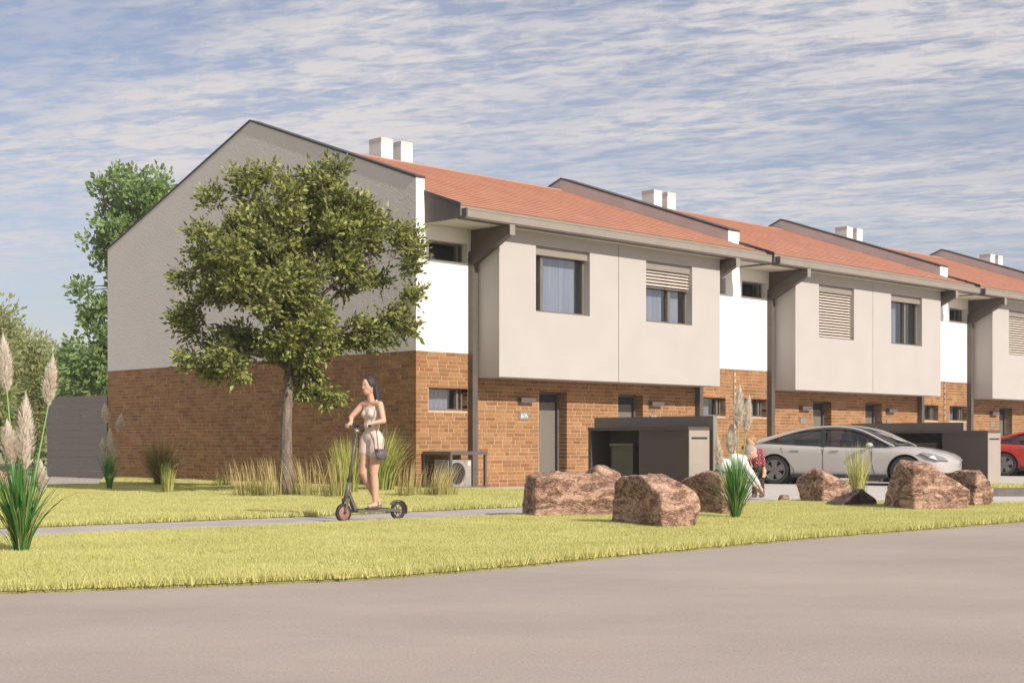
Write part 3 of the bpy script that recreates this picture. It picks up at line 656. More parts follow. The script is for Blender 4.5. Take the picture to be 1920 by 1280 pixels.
# ------------------------------------------------------------------ boulders
def boulder(label, sil, depth, thick, planes=(), m='rock', rough=.06, seed=1, sub=6, tilt=.12, name='boulder', grp='boulders on the front lawn'):
    """a convex block cut by planes: its outline, front and back faces, then weathered"""
    P = [at(x, y, depth) for x, y in sil]; c = sum(P, Vector())/len(P); base = Vector((c.x, depth, 0))
    pl = []
    n = len(P)
    area = sum(P[i].x*P[(i+1) % n].z-P[(i+1) % n].x*P[i].z for i in range(n))
    for i in range(n):
        a, b_ = P[i], P[(i+1) % n]; d = b_-a; nm = Vector((d.z, 0, -d.x)) if area > 0 else Vector((-d.z, 0, d.x))
        nm.normalize(); nm = (nm+Vector((0, tilt*(1 if i % 2 else -1), 0))).normalized(); pl.append((nm, max(.02, (a-c).dot(nm))))
    for nx, ny, nz, d in planes: pl.append((Vector((nx, ny, nz)).normalized(), d))
    pl += [(Vector((.15, -1, .05)).normalized(), thick/2), (Vector((-.1, 1, .15)).normalized(), thick/2), (Vector((-.5, 1, .3)).normalized(), thick*.62), (Vector((.7, .8, .2)).normalized(), thick*.75+.1)]
    bm = bmesh.new(); bmesh.ops.create_icosphere(bm, subdivisions=sub, radius=1)
    for v in bm.verts:
        d = v.co.normalized(); k = 30.0
        r = sum((max(d.dot(nm), 0)/dd)**k for nm, dd in pl)**(-1/k)
        p = d*r*1.01
        q = p+Vector((seed*3.1, seed*1.7, 0))
        nz_ = noise.fractal(q*2.2, 1.0, 2.1, 4)*rough*.7+noise.ridged_multi_fractal(q*4.5, .9, 2.2, 5, 1.0, 2.0)*rough*.30-rough*.32+noise.fractal(q*24, .8, 2.2, 3)*rough*.25
        v.co = p+d*nz_
    me = bpy.data.meshes.new(name); bm.to_mesh(me); bm.free(); me.materials.append(M[m]); me.shade_smooth()
    o = link(name, me); o.location = c; return tag(o, label, 'boulder', grp)
boulder('long blocky pinkish boulder at the left end of the rock group', [(990, 890), (1002, 887), (1125, 892), (1163, 906), (1152, 978), (1060, 980), (988, 974)], 19.6, .9, [(-.85, -.55, .02, .68)], seed=1, rough=.05)
boulder('big front boulder with a dark left face and pale right tip, nearest the camera', [(1141, 992), (1145, 915), (1165, 894), (1255, 893), (1302, 920), (1311, 944), (1304, 968), (1282, 1003), (1150, 996)], 16.95, .95, [(-.88, -.47, -.04, .21), (.78, -.6, .1, .42), (0, -.5, .85, .37)], tilt=.03, seed=2, rough=.05)
boulder('small pale boulder peeping up behind the long one', [(1096, 900), (1110, 878), (1124, 872), (1150, 881), (1164, 896), (1163, 950), (1097, 950)], 24.0, .6, seed=3, rough=.04, sub=4)
boulder('dark squat boulder just left of the plumed grass', [(1289, 908), (1308, 890), (1345, 884), (1366, 888), (1376, 965), (1350, 976), (1298, 972)], 20.0, .9, [(-.88, -.47, -.05, .14)], seed=4)
boulder('rounded brown boulder in front of the white car door', [(1497, 908), (1508, 890), (1529, 877), (1582, 900), (1589, 916), (1586, 945), (1550, 950), (1508, 945)], 23.9, .7, [(-.8, -.55, .1, .28)], seed=5, rough=.05)
boulder('low black rock lying flat in the grass', [(1545, 948), (1575, 932), (1606, 916), (1624, 925), (1640, 944), (1639, 960), (1555, 958)], 22.2, .5, m='darkrock', seed=6, rough=.08, sub=4)
boulder('tall wedge shaped boulder sloping down to the right', [(1676, 965), (1680, 892), (1690, 868), (1722, 864), (1748, 875), (1800, 908), (1803, 950), (1796, 966)], 21.3, .85, [(-.9, -.45, 0, .52)], seed=7, rough=.05)
boulder('square boulder behind the wedge one, rightmost of the group', [(1760, 886), (1800, 882), (1832, 881), (1845, 900), (1851, 940), (1849, 960), (1795, 962), (1760, 950)], 22.5, .7, [(-.85, -.5, .12, .15)], seed=8, rough=.05)
boulder('fist sized stone alone at the edge of the grass', [(1460, 936), (1465, 927), (1479, 928), (1482, 942), (1463, 945)], 24.1, .16, seed=9, rough=.012, sub=4, name='stone', grp=None)
boulder('reddish rock at the far left edge beyond the lawn', [(-25, 900), (-10, 884), (6, 884), (14, 893), (14, 908), (-25, 910)], 38, .6, seed=12, rough=.05, sub=3, grp=None)

# ------------------------------------------------------------------ trees
def leaves_mesh(name, P, D, L, W, m, parent):
    """P centre, D direction (n,3), length, width: a folded pointed leaf of four triangles' worth"""
    n = len(P); D = D/np.linalg.norm(D, axis=1)[:, None]; r = rng.normal(size=(n, 3)); r[:, 2] *= .6
    S = np.cross(D, r); S /= np.linalg.norm(S, axis=1)[:, None]+1e-9; Nn = np.cross(D, S)
    V = np.zeros((n, 4, 3)); V[:, 0] = P-D*(L/2)[:, None]; V[:, 2] = P+D*(L/2)[:, None]
    V[:, 1] = P+S*(W/2)[:, None]+Nn*(W*.22)[:, None]-D*(L*.05)[:, None]; V[:, 3] = P-S*(W/2)[:, None]+Nn*(W*.22)[:, None]-D*(L*.05)[:, None]
    o = (np.arange(n)*4)[:, None]; Lp = np.concatenate([o, o+1, o+2, o, o+2, o+3], 1).ravel(); st = (np.arange(n)*6)[:, None]+np.array([[0, 3]])
    ob = np_mesh(name, V.reshape(-1, 3), Lp, st.ravel(), m, parent); return ob
def tree(name, label, base, lobes, nclus, per, rc, leaf, m, bark, trunk_r, fork, group=None, mid=None, compound=True, yscale=1., lean=0, limbs=9, seed=3):
    """lobes: (x, z, rx, rz, y) ellipsoids relative to the base; clusters of leaves sit on twigs that grow from the limbs"""
    rr = random.Random(seed); o = empty(name, label, 'tree', base, 0, group)
    vol = [l[2]*l[3]*max(l[2], .4) for l in lobes]; cl = []
    while len(cl) < nclus:
        l = rr.choices(lobes, vol)[0]; p = Vector((rr.gauss(0, 1), rr.gauss(0, 1), rr.gauss(0, 1))).normalized()*(rr.random()**.38)
        q = Vector((l[0]+p.x*l[2], l[4]+p.y*l[2]*yscale, l[1]+p.z*l[3]))
        if min([(q-c).length for c in cl] or [9]) > rc*.48 or rr.random() < .1: cl.append(q)
    b = B(); top = Vector((lean, 0, fork)); n = 7
    tp = [Vector((lean*(i/n)**1.5+.012*math.sin(i*1.3)*(i > 0), .012*math.sin(i), fork*i/n)) for i in range(n+1)]
    tr = [trunk_r*(1.75 if i == 0 else 1.12 if i == 1 else 1-.38*i/n) for i in range(n+1)]; tp[0].z = -.05; tp.insert(1, Vector((0, 0, fork*.05))); tr.insert(1, trunk_r*1.32)
    b.tube(tp, tr, 12)
    # limbs towards spread out clusters
    zmax = max(c.z for c in cl); ends = []
    L0 = Vector((lean*1.2, 0, fork+(zmax-fork)*.62)); b.tube([top-Vector((0, 0, .05)), top.lerp(L0, .5)+Vector((.06, 0, 0)), L0], [trunk_r*.62, trunk_r*.42, trunk_r*.2], 8)
    far = [cl[0]]
    for _ in range(limbs-1): far.append(max(cl, key=lambda c: min((c-f).length for f in far)+rr.random()*.4))
    limbp = []
    for f in far:
        st = top.lerp(L0, min(.85, max(0, (f.z-fork)/(zmax-fork)*.55))); e = st.lerp(f, .86); md = st.lerp(e, .5)+Vector((0, 0, .12*(e-st).length)); q1 = st.lerp(md, .5)+Vector((0, 0, .03))
        pts = [st, q1, md, md.lerp(e, .55)+Vector((0, 0, .03)), e]; b.tube(pts, [trunk_r*.40, trunk_r*.32, trunk_r*.24, trunk_r*.15, trunk_r*.07], 6); limbp += pts[1:]
    for c in cl:
        st = min(limbp, key=lambda q: (q-c).length+(.6 if q.z > c.z+.2 else 0)); md = st.lerp(c, .5)+Vector((rr.uniform(-.08, .08), rr.uniform(-.08, .08), .06))
        b.tube([st, md, c], [trunk_r*.10, trunk_r*.07, trunk_r*.03], 5, cap=False)
    P = []; D = []; tw = B()
    for c in cl:
        k = per if not compound else max(3, per//7)
        out = (c-Vector((0, 0, fork+.5)))
        out = out.normalized() if out.length > .1 else Vector((0, 0, 1))
        for _ in range(k):
            d = Vector((rr.gauss(0, 1), rr.gauss(0, 1), rr.gauss(0, .75))).normalized(); r = rc*rr.random()**.5; p = c+d*r
            dd = (d*.8+out*.7+Vector((rr.gauss(0, .4), rr.gauss(0, .4), rr.gauss(-.12, .35)))).normalized()
            if compound:      # a sprig of seven leaflets
                sd = dd.cross(Vector((rr.gauss(0, .5), rr.gauss(0, .5), 1))).normalized()
                for j in range(3):
                    for sg in (-1, 1):
                        P.append(p+dd*(j*.55*leaf[0])+sd*sg*leaf[0]*.48); D.append(dd*.55+sd*sg*.9+Vector((0, 0, rr.gauss(0, .25))))
                P.append(p+dd*leaf[0]*2.0); D.append(dd)
                if rr.random() < .35: tw.tube([p-dd*leaf[0]*.8, p+dd*leaf[0]*1.9], .004, 3, cap=False)
            else: P.append(p); D.append(dd)
    b.v += []; k0 = len(b.v); b.v += tw.v; b.f += [tuple(i+k0 for i in f) for f in tw.f]
    b.build('trunk', bark, o, smooth=True)
    P = np.array([tuple(p) for p in P]); D = np.array([tuple(p) for p in D]); n = len(P); sc_ = rng.uniform(.65, 1.25, n)
    cr = leaves_mesh('crown', P, D, leaf[0]*sc_, leaf[1]*sc_, m, o); cr['kind'] = 'stuff'; return o
K = 102.1
def lb(px, py, rx, ry, y=0): return ((px-535)/K, (930-py)/K, rx/K, ry/K, y)
tree('young_tree', 'round crowned olive green tree on the lawn before the gable', (-4.165, 26.75, 0),
     [lb(545, 385, 130, 72), lb(610, 345, 60, 45), lb(430, 440, 85, 75), lb(395, 400, 40, 40), lb(370, 545, 50, 90), lb(500, 500, 120, 90, -.3), lb(480, 500, 90, 80, .6), lb(440, 670, 92, 62), lb(360, 630, 45, 40), lb(640, 470, 110, 100, .3),
      lb(735, 440, 40, 50), lb(765, 520, 38, 70), lb(735, 620, 55, 55), lb(600, 620, 105, 60, -.4), lb(560, 690, 60, 45), lb(625, 725, 45, 25, .2), lb(560, 560, 60, 60, -.9), lb(330, 610, 20, 14)],
     172, 260, .225, (.116, .058), M['leaf'], M['bark'], .128, 2.35, yscale=1.0, lean=.06, limbs=16, seed=4)
T2 = 48.0
def lb2(px, py, rx, ry, y=0): k = 2727/T2; return ((px-235)/k, (897-py)/k-.0, rx/k, ry/k, y)
bz = (235-960)*T2/2727
tree('tall_tree', 'tall bright green tree rising behind the rear roof slope of the end house', (bz, T2, 0),
     [lb2(235, 380, 60, 50), lb2(200, 350, 30, 28), lb2(290, 380, 60, 45), lb2(200, 470, 40, 60), lb2(260, 480, 70, 90), lb2(190, 590, 45, 70), lb2(145, 560, 28, 14), lb2(185, 680, 65, 55), lb2(130, 690, 30, 30), lb2(270, 620, 60, 80), lb2(150, 735, 55, 40)],
     210, 46, .46, (.21, .13), M['greenleaf'], M['farbark'], .2, 2.4, compound=False, limbs=12, seed=9)
def far_tree(label, px, base_y, d, lobes, n, per, rc, leaf, m, seed, grp):
    k = 2727/d; L = [((x-px)/k, (828-y)/k+1, rx/k, ry/k, yy) for x, y, rx, ry, yy in lobes]
    tree('background_tree', label, ((px-960)/k, d, 0), L, n, per, rc, leaf, m, M['farbark'], .16, 1.6, group=grp, compound=False, limbs=9, seed=seed)
G = 'hazy trees beyond the garden fence'
far_tree('pale yellow green tree with layered foliage left of the fence', 45, 0, 58, [(50, 680, 55, 50, 0), (20, 720, 50, 60, 0), (75, 730, 40, 60, 0), (40, 790, 70, 60, 0), (110, 740, 40, 40, 1)], 120, 150, .75, (.22, .09), M['paleleaf'], 21, G)
far_tree('taller tree cropped by the left edge with a ragged crown top', -30, 0, 50, [(-20, 610, 45, 40, 0), (-45, 680, 60, 60, 0), (-30, 760, 60, 60, 0)], 80, 150, .7, (.2, .1), M['paleleaf'], 22, G)
far_tree('darker low tree half hidden by the tall tree behind the fence', 165, 0, 62, [(160, 700, 60, 45, 0), (110, 750, 50, 50, 0), (200, 760, 60, 60, 0), (160, 800, 90, 60, 0)], 110, 150, .8, (.24, .12), M['greenleaf'], 23, G)
# the far edge of the meadow: a distant wood that reads as one mass
n_ = 60000; x_ = rng.uniform(-190, 60, n_); y_ = rng.uniform(135, 165, n_); hh = 5.0+2.2*np.sin(x_*.11)+1.6*np.sin(x_*.31+1)+1.2*np.sin(x_*.83)
z_ = hh*rng.random(n_)**.6; Pn = np.stack([x_, y_, z_], 1); Dn = rng.normal(size=(n_, 3))
wd_ = leaves_mesh('distant_wood', Pn, Dn, np.full(n_, 1.3), np.full(n_, .8), M['paleleaf'], None); wd_['kind'] = 'stuff'
n_ = 50000; x_ = rng.uniform(-20, 170, n_); y_ = rng.uniform(135, 165, n_); hh = 5.0+1.8*np.sin(x_*.13)+1.4*np.sin(x_*.37+1)
z_ = hh*rng.random(n_)**.6; wd_ = leaves_mesh('distant_wood', np.stack([x_, y_, z_], 1), rng.normal(size=(n_, 3)), np.full(n_, 1.3), np.full(n_, .8), M['greenleaf'], None); wd_['kind'] = 'stuff'

# ------------------------------------------------------------------ grasses
def fan(n, h0, h1, spread, droop, width, r0=.05, segs=4, rs=None, zpow=1.5, lean=(0, 0)):
    """curved blades of a clump as numpy arrays"""
    rs = rs or rng; V = np.zeros((n, segs*2+1, 3)); a = rs.uniform(0, 2*np.pi, n); h = rs.uniform(h0, h1, n); sp = np.abs(rs.normal(0, .55, n))*spread+.04*spread
    bx = np.cos(a)*r0*rs.random(n); by = np.sin(a)*r0*rs.random(n); fa = a+np.pi/2+rs.normal(0, .5, n); wv = width*rs.uniform(.7, 1.3, n)
    for i in range(segs+1):
        f = i/segs; out = sp*h*f**zpow; z = h*f-droop*sp*h*f**3; x = bx+np.cos(a)*out+lean[0]*h*f*f; y = by+np.sin(a)*out+lean[1]*h*f*f; wdt = wv*(1-f**2.2)*.5+.0006
        if i < segs:
            V[:, 2*i] = np.stack([x-np.cos(fa)*wdt, y-np.sin(fa)*wdt, z], 1); V[:, 2*i+1] = np.stack([x+np.cos(fa)*wdt, y+np.sin(fa)*wdt, z], 1)
        else: V[:, 2*i] = np.stack([x, y, z], 1)
    nv = segs*2+1; o = (np.arange(n)*nv)[:, None]; cols = []; st = []; c = 0
    for i in range(segs-1): cols += [o+2*i, o+2*i+1, o+2*i+3, o+2*i+2]; st.append(c); c += 4
    i = segs-1; cols += [o+2*i, o+2*i+1, o+2*i+2]; st.append(c); c += 3
    return V.reshape(-1, 3), np.concatenate(cols, 1).ravel(), ((np.arange(n)*c)[:, None]+np.array([st])).ravel()
def plume_mesh(L, r, rs):
    V = []; F_ = []
    for i in range(850):
        f = rs.random(); a = rs.uniform(0, 6.283); rr = r*.8*rs.uniform(.3, 1)*math.sin(math.pi*min(1, f*.9+.1))**.8*(1-.35*f); ln = L*.17*rs.uniform(.6, 1.3)
        p = Vector((0, 0, L*f*.86)); d = Vector((math.cos(a)*rr*.9, math.sin(a)*rr*.9, ln)); q = p+d; s = Vector((-math.sin(a), math.cos(a), 0))*.0046*(1+L)*(2.2 if L < .42 else 1)
        m_ = p.lerp(q, .6)+Vector((math.cos(a), math.sin(a), 0))*rr*.12; k = len(V); V += [p, m_+s, q, m_-s]; F_.append((k, k+1, k+2, k+3))
    return B().add(V, F_)
def pampas(label, x, y, lf, plumes, seed, grp='plumed grasses', mats=('blade', 'straw'), dark=0):
    """plumes: (tip px, tip py, base px, base py) read as heights and offsets around the clump"""
    k = 2727/y; o = empty('plumed_grass', label, 'plant', (x, y, 0), 0, grp); rs = random.Random(seed)
    n, h0, h1, sp = lf
    a = np_mesh('leaf_blades', *fan(n, h0, h1, sp, .3, .016, .05), M['blade'], o); a['kind'] = 'stuff'
    a = np_mesh('leaf_blades', *fan(n//3, h0*.8, h1*.95, sp*1.5, .5, .006, .05), M['straw'], o); a['kind'] = 'stuff'
    x0 = 960+x*k
    for tx, ty, bx, by in plumes:
        tip = Vector(((tx-960)/k-x, rs.uniform(-.08, .08), 1+(828-ty)/k)); bs = Vector(((bx-960)/k-x, tip.y*.6, 1+(828-by)/k)); root = Vector((bs.x*.12, 0, 0))
        md = root.lerp(bs, .5)+Vector((-(bs.x-root.x)*.10, 0, 0))
        st = B().tube([root, md, bs, bs.lerp(tip, .8)], [.012, .009, .006, .003], 6).build('stem', M['stem'], o, smooth=True)
        L = (tip-bs).length; pm_ = plume_mesh(L, L*.30 if L > .42 else L*.42, rs); q = (tip-bs).to_track_quat('Z', 'Y').to_matrix()
        pm_.v = [tuple(q @ Vector(v)+bs) for v in pm_.v]; pm_.build('plume', M['plume'], st)
    return o
pampas('large plumed grass at the left edge of the front lawn', -4.34, 12.86, (260, .55, 1.02, .55), [(10, 630, 16, 738), (103, 668, 92, 765), (50, 742, 47, 885), (18, 790, 26, 872), (72, 865, 76, 925)], 1)
pampas('small plumed grass with four slim plumes before the fence', -8.2, 29.6, (170, .4, .85, .30), [(194, 757, 198, 795), (229, 776, 223, 812), (208, 803, 208, 848), (191, 820, 194, 850), (213, 838, 213, 862)], 2)
pampas('plumed grass standing right of the front boulder group', 2.85, 18.55, (260, .45, .92, .50), [(1386, 724, 1384, 806), (1405, 742, 1399, 812), (1373, 795, 1372, 852), (1344, 818, 1349, 880)], 3)
def clump(name, label, px, py, parts, cat='plant', grp=None, z=0.):
    y = 2727/(py-828); o = empty(name, label, cat, ((px-960)*y/2727, y, z), 0, grp)
    for nm, n, h0, h1, sp, dr, w_, mt, r0, lean in parts:
        a = np_mesh(nm, *fan(n, h0, h1, sp, dr, w_, r0, lean=lean), M[mt], o); a['kind'] = 'stuff'
    return o
clump('fountain_grass', 'dark olive fountain grass arching against the brick gable', 302, 911, [('leaf_blades', 620, .6, 1.42, .98, .60, .014, 'olive', .12, (0, 0)), ('leaf_blades', 120, .5, 1.2, 1.5, 1.0, .011, 'straw', .10, (0, 0))])
clump('grass_tuft', 'short upright yellow green tuft in front of the dark fountain grass', 315, 926, [('leaf_blades', 200, .35, .68, .22, .1, .013, 'tallgrass', .12, (0, 0))])
clump('grass_tuft', 'tiny green tuft at the foot of the gable left of the tree', 410, 914, [('leaf_blades', 60, .1, .42, .25, .1, .01, 'reed', .12, (0, 0))])
def reed(label, px, py, w, n, h, g='straw coloured reeds along the foot of the brick gable', lean=(-.12, .05)):
    clump('reed_clump', label, px, py, [('stalks', n, h*.6, h, .22, .35, .010, 'straw', w, lean), ('leaf_blades', n*2, h*.2, h*.5, .3, .2, .011, 'reed', w, (0, 0))], grp=g)
reed('straw coloured reed patch well left of the tree trunk', 468, 932, .33, 60, .80)
reed('straw coloured reeds just left of the tree trunk', 505, 933, .30, 70, .85)
reed('straw coloured reeds just right of the tree trunk', 572, 932, .34, 75, .85)
reed('pale reeds behind the front wheel of the scooter', 628, 936, .28, 65, .92)
reed('dry reeds between the scooter rider and the house corner', 770, 932, .30, 60, .78, lean=(.1, 0))
reed('dry reeds leaning in front of the air conditioner cage', 826, 932, .36, 110, .74, lean=(.22, 0))
reed('thin reeds in the shade left of the reed patch', 425, 912, .35, 30, .62)
clump('tall_grass', 'tall yellow green grass left of the scooter rider', 648, 928, [('leaf_blades', 300, .7, 1.18, .28, .25, .015, 'tallgrass', .22, (-.06, 0)), ('leaf_blades', 120, .3, .7, .3, .2, .013, 'reed', .24, (0, 0))])
clump('tall_grass', 'tall yellow green grass arching behind the rider\'s back', 712, 922, [('leaf_blades', 420, .8, 1.42, .42, .5, .018, 'tallgrass', .28, (.18, 0)), ('leaf_blades', 160, .4, .8, .3, .2, .016, 'blade', .25, (0, 0))])
clump('straw_grass', 'loose splayed straw grass between two boulders before the car', 1608, 930, [('stalks', 120, .65, 1.12, .40, .2, .010, 'tallgrass', .16, (0, 0)), ('stalks', 40, .5, 1.1, .5, .4, .008, 'straw', .16, (0, 0))])
clump('straw_grass', 'wispy dry stalks showing above the long boulder', 1075, 936, [('stalks', 40, .3, .68, .4, .4, .008, 'straw', .3, (0, 0))])

# ------------------------------------------------------------------ people: one continuous skin each, clothing and hair over it
def flesh(name, shapes, m, parent, vox=.011, it=4, fac=.5):
    b = B()
    for s_ in shapes:
        if s_[0] == 'c': b.caps(*s_[1:])
        else: b.ell(*s_[1:])
    me = b.mesh(name); o = link(name, me, None)
    r_ = o.modifiers.new('r', 'REMESH'); r_.mode = 'VOXEL'; r_.voxel_size = vox; r_.use_smooth_shade = True
    if it: k = o.modifiers.new('s', 'SMOOTH'); k.factor = fac; k.iterations = it
    bake(o); o.data.materials.clear(); o.data.materials.append(m); o.data.shade_smooth(); o.parent = parent; return o
def hand(wrist, toward, grip, side):
    """palm, four curled fingers and a thumb closing on a bar that runs along y"""
    w_ = Vector(wrist); g = Vector(grip); S = [('c', w_, .024, w_.lerp(g, .55)+Vector((0, 0, .012)), .027)]
    for i in range(4):
        y = (-.030+.020*i); k = (.92, 1., .97, .82)[i]
        a = g+Vector((-.018, y, .024)); b1 = g+Vector((.022*k, y, .022)); c = g+Vector((.026*k, y, -.012)); d = g+Vector((.0, y, -.022))
        S += [('c', w_.lerp(g, .6)+Vector((0, y*.6, .016)), .012, a, .0115), ('c', a, .011, b1, .010), ('c', b1, .010, c, .009), ('c', c, .009, d, .008)]
    t0 = w_.lerp(g, .5)+Vector((0, -.022*side, 0)); S += [('c', t0, .013, g+Vector((-.02, -.04*side, -.012)), .011), ('c', g+Vector((-.02, -.04*side, -.012)), .010, g+Vector((.004, -.043*side, -.022)), .009)]
    return S
FW = Vector((-U.x, -U.y, 0)); RZ = math.atan2(FW.y, FW.x)
c0 = Vector((-2.107, 18.18, -.004))
SX = empty('electric_scooter', 'dark grey kick scooter with a copper front wheel, ridden along the path', 'scooter', c0, RZ)
for x_, r_, rim in ((0, .118, 'copper'), (-.89, .118, 'steel')):
    b = B(); prof = [(r_-.035, -.022), (r_-.012, -.026), (r_, -.012), (r_, .012), (r_-.012, .026), (r_-.035, .022)]
    w_ = b.lathe(prof, (x_, 0, r_), (0, 1, 0), 32).build('wheel', M['rubber'], SX, smooth=True)
    b = B(); b.lathe([(r_-.034, -.021), (r_-.034, .021)], (x_, 0, r_), (0, 1, 0), 28)
    if x_ == 0: b.lathe([(r_-.034, .014), (.03, .024), (.001, .024)], (x_, 0, r_), (0, 1, 0), 28); b.lathe([(r_-.034, -.014), (.03, -.024), (.001, -.024)], (x_, 0, r_), (0, 1, 0), 28)
    else:
        for a_ in range(6): c_, s_ = math.cos(a_*math.pi/3), math.sin(a_*math.pi/3); b.tube([(x_, 0, r_), (x_+.085*c_, 0, r_+.085*s_)], .008, 5)
        b.lathe([(.001, -.03), (.026, -.03), (.026, .03), (.001, .03)], (x_, 0, r_), (0, 1, 0), 16)
    b.build('rim', M[rim], w_)
    B().lathe([(.001, -.045), (.012, -.045), (.012, .045), (.001, .045)], (x_, 0, r_), (0, 1, 0), 12).build('axle', M['blackplastic'], w_)
b = B()
for y in (-.04, .04): b.prism([(-.015, y-.004, r_), (.015, y-.004, r_), (-.02, y-.004, .30), (-.06, y-.004, .30)], (0, .008, 0))
b.box((-.07, -.045, .255), (-.005, .045, .30)); b.build('fork', M['scooter'], SX, fixn=True)
b = B().tube([(-.035, 0, .27), (-.095, 0, .53)], [.034, .028], 12).build('steering_tube', M['scooter'], SX, smooth=True)
b = B().tube([(-.092, 0, .515), (-.215, 0, 1.185)], [.021, .018], 12).build('column', M['scooter'], SX, smooth=True)
B().tube([(-.088, 0, .50), (-.096, 0, .545)], [.032, .031], 12).build('clamp', M['blackplastic'], SX)
B().prism([(-.055, -.03, .36), (-.095, -.03, .36), (-.215, -.03, .135), (-.165, -.03, .13)], (0, .06, 0)).build('neck', M['scooter'], SX, fixn=True)
B().box((-.12, -.012, .33), (-.105, .012, .37)).build('reflector', M['red'], SX)
b = B().box((-.72, -.075, .115), (-.17, .075, .155)); b.box((-.80, -.03, .10), (-.70, .03, .15)); dk = b.build('deck', M['scooter'], SX)
B().box((-.70, -.062, .1555), (-.19, .062, .160)).build('deck_mat', M['blackplastic'], dk)
for y in (-.045, .045): B().prism([(-.72, y-.004, .115), (-.72, y-.004, .15), (-.90, y-.004, .135), (-.90, y-.004, .10)], (0, .008, 0)).build('rear_fork', M['scooter'], SX, fixn=True)
b = B(); n_ = 14
for i in range(n_):
    a0, a1 = R(-20+i*165/n_), R(-20+(i+1)*165/n_); q = .138
    b.add([(-.89-q*math.cos(a0), -.032, .118+q*math.sin(a0)), (-.89-q*math.cos(a1), -.032, .118+q*math.sin(a1)), (-.89-q*math.cos(a1), .032, .118+q*math.sin(a1)), (-.89-q*math.cos(a0), .032, .118+q*math.sin(a0)),
           (-.89-(q-.008)*math.cos(a0), -.032, .118+(q-.008)*math.sin(a0)), (-.89-(q-.008)*math.cos(a1), -.032, .118+(q-.008)*math.sin(a1)), (-.89-(q-.008)*math.cos(a1), .032, .118+(q-.008)*math.sin(a1)), (-.89-(q-.008)*math.cos(a0), .032, .118+(q-.008)*math.sin(a0))],
          [(0,1,2,3),(7,6,5,4),(0,4,5,1),(3,2,6,7),(0,3,7,4),(1,5,6,2)])
b.build('mudguard', M['scooter'], SX); B().box((-1.04, -.02, .15), (-1.03, .02, .18)).build('tail_light', M['red'], SX)
HB = Vector((-.222, 0, 1.20)); b = B().tube([HB+Vector((0, -.14, 0)), HB+Vector((0, .14, 0))], .013, 10); b.build('handlebar', M['scooter'], SX)
for s_ in (-1, 1): B().tube([HB+Vector((0, s_*.13, 0)), HB+Vector((-.012, s_*.245, 0))], .017, 10).build('grip', M['rubber'], SX)
B().ell(HB+Vector((-.004, 0, .006)), (.03, .07, .022)).build('display', M['blackplastic'], SX, smooth=True)
B().tube([HB+Vector((.02, .10, -.01)), HB+Vector((.05, .13, -.03)), HB+Vector((.045, .21, -.04))], .005, 6).build('brake_lever', M['blackplastic'], SX)
B().tube([HB+Vector((.01, .05, 0)), HB+Vector((.08, .03, -.08)), HB+Vector((.05, .01, -.28)), (-.10, 0.02, .5)], .004, 5).build('cable', M['blackplastic'], SX)
B().lathe([(.001, .02), (.022, .018), (.024, -.01), (.02, -.03)], HB+Vector((.012, 0, -.055)), (1, 0, 0), 12).build('headlight', M['label'], SX)

W = empty('person', 'young woman in a pale sleeveless playsuit riding the scooter, long dark hair', 'person', c0, RZ)
LS, RSh = Vector((-.46, .155, 1.475)), Vector((-.43, -.155, 1.475)); LE, RE = Vector((-.455, .235, 1.265)), Vector((-.315, -.24, 1.32))
LG, RG = HB+Vector((-.006, .185, 0)), HB+Vector((-.006, -.185, 0)); LW, RW = Vector((-.30, .17, 1.235)), Vector((-.285, -.205, 1.245))
hd = Vector((-.405, 0, 1.712)); tl = Matrix.Rotation(R(14), 3, 'Y')
sk = [('e', hd, (.092, .074, .112), tl), ('e', hd+Vector((.028, 0, -.062)), (.056, .050, .058), tl), ('c', (-.455, 0, 1.50), .050, (-.425, 0, 1.655), .044), ('c', hd+Vector((.084, 0, -.002)), .008, hd+Vector((.093, 0, -.026)), .013),
      ('e', (-.455, 0, 1.37), (.088, .135, .125)), ('e', (-.41, .055, 1.355), (.052, .05, .05)), ('e', (-.41, -.055, 1.355), (.052, .05, .05)), ('e', (-.455, 0, 1.22), (.080, .110, .11)), ('e', (-.465, 0, 1.07), (.10, .145, .12)),
      ('c', (-.455, 0, 1.485), .05, LS, .046), ('c', (-.455, 0, 1.485), .05, RSh, .046), ('c', LS, .045, LE, .034), ('c', LE, .034, LW, .023), ('c', RSh, .045, RE, .034), ('c', RE, .034, RW, .023),
      ('c', (-.47, .082, 1.03), .092, (-.435, .066, .60), .054), ('c', (-.435, .066, .60), .052, (-.455, .062, .44), .052), ('c', (-.455, .062, .44), .052, (-.46, .06, .235), .031),
      ('c', (-.455, -.082, 1.03), .092, (-.375, -.066, .61), .054), ('c', (-.375, -.066, .61), .052, (-.46, -.05, .45), .050), ('c', (-.46, -.05, .45), .050, (-.585, -.03, .245), .031),
      ('c', (-.475, .06, .205), .032, (-.36, .068, .190), .023), ('c', (-.60, -.03, .215), .032, (-.49, -.035, .190), .023), ('e', hd+Vector((-.005, .072, -.01)), (.015, .008, .026)), ('e', hd+Vector((-.005, -.072, -.01)), (.015, .008, .026))]
sk += hand(LW, None, LG, 1)+hand(RW, None, RG, -1)
flesh('body', sk, M['skin'], W, .0075, 3)
